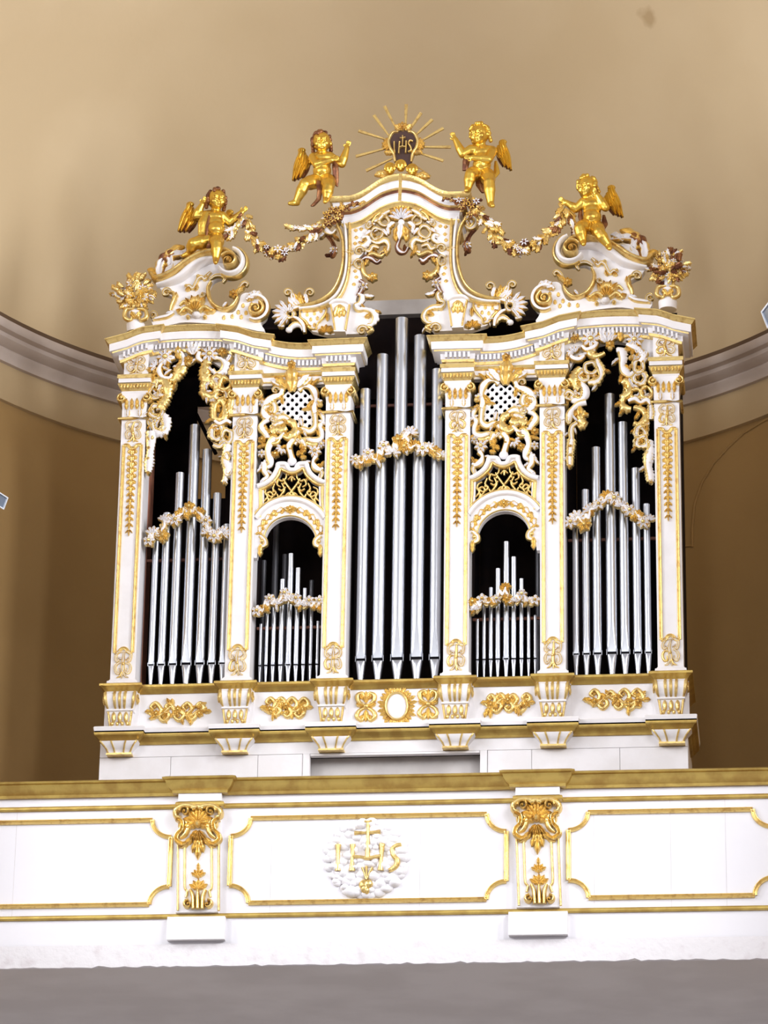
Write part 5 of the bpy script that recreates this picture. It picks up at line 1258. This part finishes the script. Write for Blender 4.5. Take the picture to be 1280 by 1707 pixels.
cherub(1, 'gilded cherub seated on the left tower crest, hand raised to its head', dict(
    head=(361.5, 333, -.05), neck=(360, 352, -.035), chest=(358, 364, -.03), belly=(360, 382, -.05), pelvis=(356, 398, -.02),
    sh_l=(348, 359, -.03), el_l=(327, 360, -.03), ha_l=(337, 341, -.05), sh_r=(370, 361, -.02), el_r=(383, 372, .0), ha_r=(402, 355, -.03),
    hip_l=(346, 402, -.03), kn_l=(322, 406, -.08), an_l=(316, 421, -.02), foot_l=(308, 425, -.02), hip_r=(361, 400, -.06), kn_r=(361.5, 407, -.13), an_r=(360, 430, -.13), foot_r=(359, 440, -.16)),
    (.45, -1, -.15), [((328, 366), (317, 341), (297, 385), .03), ((377, 362), (383, 354), (388, 372), .06)],
    [([(346, 352, -.06), (338, 370, -.07), (337, 390, -.06), (345, 402, -.07)], [.03, .045, .04, .03], GOLDS), ([(350, 355, -.075), (346, 375, -.085), (344, 395, -.08)], [.012, .02, .012], BOLE), ([(356, 396, -.09), (350, 408, -.10), (345, 416, -.08)], [.03, .03, .015], BOLE)], 0)
cherub(2, 'gilded cherub at the left end of the gable with one leg swung out', dict(
    head=(536, 237, -.06), neck=(537, 255, -.04), chest=(536, 266, -.03), belly=(537, 285, -.05), pelvis=(538, 298, -.02),
    sh_l=(523, 263, -.03), el_l=(528, 274, -.09), ha_l=(552, 267, -.11), sh_r=(550, 262, -.03), el_r=(570, 273, -.05), ha_r=(578, 248, -.06),
    hip_l=(527, 302, -.04), kn_l=(508, 307, -.13), an_l=(494, 336, -.10), foot_l=(480, 340, -.12), hip_r=(546, 302, -.06), kn_r=(547, 313, -.13), an_r=(544, 331, -.13), foot_r=(541, 338, -.17)),
    (.12, -1, -.1), [((516, 271), (503, 251), (488, 300), .03)],
    [([(558, 262, -.06), (559, 280, -.06), (560, 300, -.04), (562, 312, -.03)], [.022, .03, .026, .012], BOLE), ([(520, 297, -.06), (530, 302, -.10), (533, 318, -.11), (531, 332, -.09), (520, 344, -.08)], [.015, .024, .026, .024, .02], BOLE)], 0)
cherub(3, 'gilded cherub at the right end of the gable, arm lifted towards the rays', dict(
    head=(799, 224, -.06), neck=(802, 243, -.04), chest=(804, 256, -.03), belly=(803, 275, -.05), pelvis=(804, 289, -.02),
    sh_l=(785, 250, -.03), el_l=(771, 257, -.04), ha_l=(759, 233, -.05), sh_r=(820, 252, -.03), el_r=(814, 266, -.10), ha_r=(788, 263, -.11),
    hip_l=(790, 290, -.06), kn_l=(784, 292, -.13), an_l=(780, 314, -.12), foot_l=(776, 319, -.17), hip_r=(812, 293, -.06), kn_r=(815, 304, -.13), an_r=(817.5, 338, -.12), foot_r=(823, 345, -.16)),
    (-.35, -1, -.2), [((827, 252), (838, 237), (852, 283), .03)],
    [([(782, 250, -.02), (777, 268, -.02), (775, 285, -.01)], [.02, .034, .026], BOLE), ([(797, 292, -.03), (800, 308, -.05), (806, 322, -.04)], [.03, .04, .02], BOLE), ([(826, 268, .0), (828, 288, -.02), (820, 300, -.05)], [.015, .03, .02], GOLDS)], 0)
cherub(4, 'gilded cherub seated on the right tower crest, looking down at its garland', dict(
    head=(978, 311, -.06), neck=(982, 330, -.04), chest=(986, 343, -.03), belly=(987, 362, -.05), pelvis=(986, 376, -.02),
    sh_l=(972, 338, -.03), el_l=(960, 348, -.02), ha_l=(944, 338, -.04), sh_r=(1000, 337, -.03), el_r=(1009, 346, -.05), ha_r=(996, 326, -.07),
    hip_l=(975, 378, -.06), kn_l=(966, 381, -.14), an_l=(972, 402, -.13), foot_l=(973, 408, -.17), hip_r=(994, 380, -.06), kn_r=(998, 387, -.14), an_r=(1014, 409, -.12), foot_r=(1017, 416, -.16)),
    (-.5, -1, -.3), [((1009, 333), (1019, 313), (1038, 361), .03)],
    [([(968, 346, -.01), (967, 360, -.01), (970, 372, -.01)], [.014, .024, .02], BOLE), ([(983, 378, -.10), (992, 368, -.10), (1000, 366, -.08)], [.01, .014, .01], GOLDS), ([(1006, 358, .0), (1008, 374, -.01), (1000, 386, -.04)], [.015, .03, .03], BOLE)], 0)

# ================================================================ GARLANDS, VASES, GLORY
def leaf_mesh(st, mats, ln=.062, wd=.015):
    b = MB(); relief(b, [(0, 0), (ln*.2, .003), (ln*.45, .005), (ln*.7, .003), (ln, -.004)], [wd*.35, wd*.95, wd, wd*.8, wd*.1], 0, .010, st, th=.006, n=4)
    for s in (-1, 1):
        for t in (.3, .6): leaf(b, ln*t, .003, s*48, ln*.34, wd*.42, .0, .008, 0, st)
    return b
def bloom_mesh(st, r=.03):
    b = MB()
    for k in range(6): leaf(b, 0, 0, 60*k, r, r*.34, 0, .012, 0, st)
    b.ball((0, -.012, 0), (r*.3, .01, r*.3), 1, 8, 5); return b
PROTO = {}
def proto(key, mb, mats):
    """mesh data built once, shared by every copy"""
    me = bpy.data.meshes.new(key); me.from_pydata(mb.v, [], mb.f)
    for q in mats: me.materials.append(q)
    me.polygons.foreach_set('material_index', mb.m); me.shade_smooth(); me.set_sharp_from_angle(angle=math.radians(45)); PROTO[key] = me
proto('leaf_gold', leaf_mesh('l', GG), [GOLD, GOLD]); proto('leaf_white', leaf_mesh('m', WG), WG); proto('leaf_brown', leaf_mesh('l', BB), [BOLE, BOLE])
proto('bloom_gold', bloom_mesh('l'), [GOLD, GOLD]); proto('bloom_white', bloom_mesh('m'), WG); proto('bloom_brown', bloom_mesh('m'), [WHITE, BOLE]); proto('bloom_dark', bloom_mesh('m'), [GOLD, BOLE])
def put(key, nm, parent, loc, ang, tilt=(0, 0), s=1.0):
    o = bpy.data.objects.new(nm, PROTO[key]); COL.objects.link(o); o.parent = parent; o.location = Vector(loc) - WLOC[parent.name]
    o.rotation_euler = (tilt[0], -math.radians(ang), tilt[1]); o.scale = (s, s, s)
def garland(path, lbl, seed, tails, fl, Y=-.03):
    rnd = random.Random(seed); q = spline(path, [0]*len(path), 8)
    root = empty('garland', at(*path[len(path)//2], Y), None, lbl, 'garland', 'leaf garlands between statues and gable')
    b = MB(); b.tube([at(p[0], p[1], Y) for p in q], .008, 6); b.build('stem', GOLD, root, 50)
    cs = np.concatenate([[0], np.cumsum(np.hypot(*np.diff(q[:, :2], axis=0).T))]); L = cs[-1]; n = int(L / 2.2)
    for k in range(n):
        s = (k + .5)/n*L; x = np.interp(s, cs, q[:, 0]); y = np.interp(s, cs, q[:, 1]); x2 = np.interp(s + 2, cs, q[:, 0]); y2 = np.interp(s + 2, cs, q[:, 1])
        a = math.degrees(math.atan2(-(y2-y), x2-x)) if s + 2 < L else -20
        near = min(1, abs(s/L - .5)*4)
        if s > L*.5: a += 180
        put(rnd.choice(('leaf_gold', 'leaf_gold', 'leaf_gold', 'leaf_white', 'leaf_brown')), 'leaf', root, at(x + rnd.uniform(-4, 4), y + rnd.uniform(-4, 4), Y - rnd.uniform(.0, .03)), a + (rnd.choice((-1, 1))*rnd.uniform(10, 55)), (rnd.uniform(-.5, .5), rnd.uniform(-.5, .5)), rnd.uniform(.85, 1.3))
    for (x, y, k, s) in fl: put(k, 'flower', root, at(x, y, Y - .045), rnd.uniform(0, 60), (rnd.uniform(-.3, .3), rnd.uniform(-.3, .3)), s*1.25)
    for tx, ty, a, nn in tails:
        for k in range(nn): put(rnd.choice(('leaf_gold', 'leaf_white', 'leaf_brown')), 'leaf', root, at(tx + 7*k*math.cos(math.radians(a)) + rnd.uniform(-2, 2), ty - 7*k*math.sin(math.radians(a)), Y - .01*k % .03), a + rnd.uniform(-30, 30), (rnd.uniform(-.4, .4), rnd.uniform(-.4, .4)), 1.25)
garland([(404, 354), (412, 382), (426, 404), (445, 418), (463, 422), (480, 416), (500, 402), (520, 390), (537, 374), (548, 360)], 'gilded leaf garland hanging between the left tower cherub and the gable', 5,
        [(400, 362, -110, 5), (392, 372, -120, 4), (520, 380, 178, 5)], [(463, 415, 'bloom_white', .95), (452, 420, 'bloom_gold', .8), (474, 421, 'bloom_brown', .8), (463, 428, 'bloom_gold', .7), (484, 414, 'bloom_white', .7), (444, 412, 'bloom_brown', .6)])
garland([(790, 352), (806, 366), (816, 388), (832, 404), (850, 413), (868, 416), (886, 410), (904, 398), (920, 386), (932, 370), (941, 342)], 'gilded leaf garland hanging between the gable and the right tower cherub', 6,
        [(946, 352, -75, 5), (950, 365, -65, 4), (820, 372, -40, 3)], [(874, 404, 'bloom_brown', .9), (860, 412, 'bloom_white', .7), (888, 406, 'bloom_gold', .8), (866, 418, 'bloom_brown', .7), (848, 410, 'bloom_gold', .7)])
# knots of flowers at the gable corners
kn = [('flower_knot', [(553, 350), (545, 358), (563, 352), (556, 366), (547, 372), (570, 346), (566, 362), (578, 344), (590, 342), (600, 340)], 'cluster of brown and gold flowers at the left gable corner', 21),
      ('flower_knot', [(786, 342), (777, 336), (794, 336), (770, 344), (792, 352), (784, 356), (765, 334), (800, 346), (752, 334), (740, 330)], 'cluster of brown and gold flowers at the right gable corner', 22)]
for nm, pts, lb, sd in kn:
    rnd = random.Random(sd); root = empty(nm, at(*pts[3], -.13), None, lb, 'flowers', 'flower clusters on the gable')
    for k, (x, y) in enumerate(pts):
        put(rnd.choice(('bloom_dark', 'bloom_dark', 'bloom_gold', 'bloom_brown')) if k < 7 else 'bloom_dark', 'flower', root, at(x, y, -.14), rnd.uniform(0, 60), (rnd.uniform(-.3, .3), rnd.uniform(-.3, .3)), rnd.uniform(.8, 1.1) if k < 7 else .5)
        for _ in range(4 if k < 7 else 2): put(rnd.choice(('leaf_brown', 'leaf_gold', 'leaf_brown')), 'leaf', root, at(x, y, -.13), rnd.uniform(0, 360), (rnd.uniform(-.4, .4), rnd.uniform(-.4, .4)), rnd.uniform(.5, .8))
    b = MB(); b.tube([at(pts[1][0], pts[1][1], -.11), at(*pts[0], -.12), at(*pts[5], -.12), at(*pts[7], -.12), at(*pts[9], -.12)], .009, 6); b.build('stem', BOLE, root, 50)
# vases of flowers at the outer ends of the cornice
def vase(bx, by, cx, cy, rx, ry, lb, seed, brown):
    rnd = random.Random(seed); Y = .03; p = at(bx, by, Y); root = empty('flower_vase', p, None, lb, 'vase', 'carved flower vases on the cornice')
    zt = at(bx, cy + ry*.55, Y).z - p.z
    b = MB(); b.lathe([(.062, -.045), (.066, 0), (.066, .018), (.052, .024), (.052, .034), (.058, .04), (.058, .05), (.04, .056)], p, 24); b.build('pedestal', WHITE, root, 40)
    b = MB(); b.lathe([(.03, .05), (.034, .06), (.060, .085), (.066, .105), (.05, .125), (.03, .14), (.045, max(.16, zt)), (.055, max(.17, zt + .01))], p, 24); b.build('urn', WHITE, root, 40)
    O = Orn('urn_scrolls', root, Y - .06, .02)
    for s in (-1, 1): O.S([(bx + s*3, by - 30), (bx + s*16, by - 28), (bx + s*18, by - 16), (bx + s*9, by - 11), (bx + s*6, by - 17)], [2, 3.4, 3.8, 3, 2], 'g'); O.L(bx, by - 14, 90 - s*40, 16, 5, 20*s)
    O.done()
    n = 84
    for k in range(n):
        a = rnd.uniform(0, 2*PI); r = math.sqrt(rnd.random()); x = cx + rx*r*math.cos(a)*.78; y = cy + ry*r*math.sin(a)*.78
        dep = Y - .07*math.sqrt(max(0, 1 - r*r)) + (.05 if k % 4 == 0 else 0)
        key = rnd.choice(('leaf_gold', 'leaf_gold', 'leaf_white', 'bloom_gold', 'bloom_white') + (('leaf_brown', 'leaf_brown', 'leaf_brown') if brown else ('leaf_gold', 'leaf_gold')))
        put(key, 'leaf' if 'leaf' in key else 'flower', root, at(x, y, dep), math.degrees(math.atan2(-(y - cy - 6), x - cx)) + rnd.uniform(-40, 40), (rnd.uniform(-.6, .6), rnd.uniform(-.6, .6)), rnd.uniform(.75, 1.15))
    for a in (70, 90, 110): put('leaf_gold' if not brown else 'leaf_brown', 'leaf', root, at(cx + 4, cy - ry*.8, Y - .03), a, (.2, 0), .7)
    return root
vase(226, 545, 224, 489, 38, 33, 'white urn with a gilded bouquet at the far left end of the cornice', 31, False)
vase(1113, 507, 1114, 446, 34, 32, 'white urn with a gilded bouquet at the far right end of the cornice', 32, True)
# the glory above the gable
gl = empty('glory', at(672, 290, -.02), None, 'gilded sunburst with IHS shield and three cherub heads on the gable top', 'sunburst')
for (a, b_) in (((675.6, 216), (677, 174)), ((660, 214), (641, 177)), ((648, 226), (623, 192)), ((642, 232), (597.6, 218)), ((644, 247), (592.7, 260.6)), ((654, 264), (610, 284.5)), ((680, 220), (701.7, 188)), ((692, 226), (720.6, 199)), ((698, 237), (739, 213.5)), ((698, 245), (751.6, 245)), ((696, 254), (739, 268)), ((690, 274), (718, 293.6))):
    m = MB(); p, q = Vector(X2(*a, .0)).to_2d(), Vector(X2(*b_, .0)).to_2d(); wv = [.006, .0095, .0115] if b_ != (718, 293.6) else [.003, .003, .003]
    relief(m, [tuple(p), tuple(p.lerp(q, .5)), tuple(q)], wv, .0, .006, 'r', th=.006, n=2); m.build('ray', GOLD, gl, 30)
m = MB(); relief(m, [X2(667.5, 290, -.15), X2(667, 312, -.15), X2(666, 334, -.15)], [.010, .011, .012], -.15, .006, 'r', th=.006, n=2); m.build('ray', GOLD, gl, 30)
O = Orn('shield', gl, -.03, .022, 'dark brown cartouche with gold IHS letters', mats=[SHIELD, GOLD])
O.plate('654,222 672,216 690,222 695,240 690,258 682,274 664,274 656,260 650,240', th=.03, nm='shield_board', n=3)
for s in (-1, 1):
    m_ = lambda x: 672 + s*(x - 672)
    O.S([(m_(664), 220), (m_(654), 222), (m_(648), 234), (m_(650), 246), (m_(656), 256), (m_(659), 270)], [2, 2.8, 3, 3, 3, 2], 'g', .02, mats=GG); O.H(m_(650), 240, 15, 90 + s*30, 90 + s*150, 6, 'l', .02, dy=.01, mats=BB)
    O.L(m_(655), 254, 90 + s*100, 16, 5, -30*s, 'l', mats=GG); O.L(m_(668), 218, 90 + s*30, 16, 6, 30*s, 'l', mats=GG)
O.F(671, 212, 9, 6, 'l', dy=-.01, mats=GG)
O.done()
def gglyph(nm, segs):
    acc = MB()
    for pts, wv in segs: relief(acc, [X2(x, y, -.05) for x, y in pts], [q_*K for q_ in wv], -.048, .012, 'g', n=6)
    acc.build(nm, GOLD, gl)
gglyph('letter_i', [([(657, 236), (657, 245), (658, 254)], [1.5, 1.2, 1.5])]); gglyph('letter_h', [([(666, 236), (665, 246), (664.5, 256)], [1.6, 1.3, 1.6]), ([(677, 235), (676.5, 245), (676, 255)], [1.6, 1.3, 1.6]), ([(665, 246), (670, 244), (677, 245)], [1.3, 1.3, 1.3]), ([(671, 226), (671, 236), (670.5, 245)], [1.2, 1.2, 1.2]), ([(666.5, 230), (671, 230), (676, 229)], [1.1, 1.1, 1.1])])
gglyph('letter_s', [([(688, 235), (683, 234), (681, 239), (684, 244), (685, 250), (680, 253)], [1.4, 1.5, 1.5, 1.6, 1.6, 1.3])])
for x, y in ((650, 282), (668, 277), (687, 284)):
    h_ = at(x, y, -.10); b = MB(); F = frame((0, -1, -.2))
    b.ball(h_, (.036, .038, .042), 0, 14, 10, F)
    for s in (-1, 1): b.ball(h_ + F @ Vector((s*.014, .026, -.014)), (.013, .010, .012), 0, 8, 6, F); b.ball(h_ + F @ Vector((s*.012, .033, .006)), (.008, .005, .004), 0, 8, 6, F)
    b.ball(h_ + F @ Vector((0, .040, -.006)), (.005, .008, .006), 0, 8, 6, F); b.ball(h_ + F @ Vector((0, .034, -.020)), (.008, .005, .004), 0, 8, 6, F); b.ball(h_ + F @ Vector((0, .028, -.032)), (.009, .008, .008), 0, 8, 6, F)
    for k in range(14): a = PI*k/13; b.ball(h_ + F @ Vector((.036*math.cos(a), .008, .040*math.sin(a))), .011, 0, 8, 6)
    fuse(b, 'cherub_head', GOLDS, gl, .004, 5)
O = Orn('head_wings', gl, -.06, .02, 'worn brown wings below the cherub heads', mats=BB)
for x, y, a in ((646, 290, 170), (652, 292, 190), (690, 294, 10), (697, 292, -15), (668, 290, -90), (660, 290, -120), (677, 290, -60), (642, 286, 200), (700, 288, -30)): O.L(x, y, a, 20, 6, 0, 'l', mats=BB if a != -90 else GG)
O.done()

# ================================================================ FLOODLIGHTS AT THE FRAME'S EDGES
def flood(px, py, Y, rz, wall_x, lb, sz):
    p = at(px, py, Y); root = empty('floodlight', p, None, lb, 'floodlight')
    R = Matrix.Rotation(rz, 3, 'Z') @ Matrix.Rotation(.35, 3, 'X')
    def rb(a, b_, nm, m):
        mb_ = MB(); mb_.box(a, b_); mb_.v = [tuple(p + R @ Vector(q)) for q in mb_.v]; return mb_.build(nm, m, root, 0)
    s = sz
    mb_ = MB(); mb_.frust((-s, s, -.02, .0, -s*.75), (-s, s, -.02, .0, s*.75)); mb_.v = []; mb_.f = []; mb_.m = []
    v = [(-s, -.05, -s*.75), (s, -.05, -s*.75), (s, -.05, s*.75), (-s, -.05, s*.75), (-s*.6, .09, -s*.45), (s*.6, .09, -s*.45), (s*.6, .09, s*.45), (-s*.6, .09, s*.45)]
    mb_.add([tuple(p + R @ Vector(q)) for q in v], [(0, 1, 5, 4), (1, 2, 6, 5), (2, 3, 7, 6), (3, 0, 4, 7), (4, 5, 6, 7)]); mb_.build('housing', LAMPW, root, 0)
    rb((-s, -.062, -s*.75), (s, -.05, -s*.62), 'rim', LAMPW); rb((-s, -.062, s*.62), (s, -.05, s*.75), 'rim', LAMPW); rb((-s, -.062, -s*.62), (-s*.86, -.05, s*.62), 'rim', LAMPW); rb((s*.86, -.062, -s*.62), (s, -.05, s*.62), 'rim', LAMPW)
    rb((-s*.88, -.052, -s*.64), (s*.88, -.046, s*.64), 'glass', LAMPG)
    mb_ = MB(); mb_.tube([p + R @ Vector((0, .07, 0)), p + Vector((.1*(1 if wall_x > 0 else -1), .1, .0)), Vector((wall_x, Y + .1, p.z))], .012, 8); mb_.build('bracket', IRON, root, 40)
flood(1293, 522, -.7, -1.25, AC[0] + RW + .02, 'white floodlight on a bracket at the right edge beside the dome', .085)
flood(-9, 832, -.7, 1.25, AC[0] - RW - .02, 'white floodlight on a bracket at the left edge beside the organ', .06)
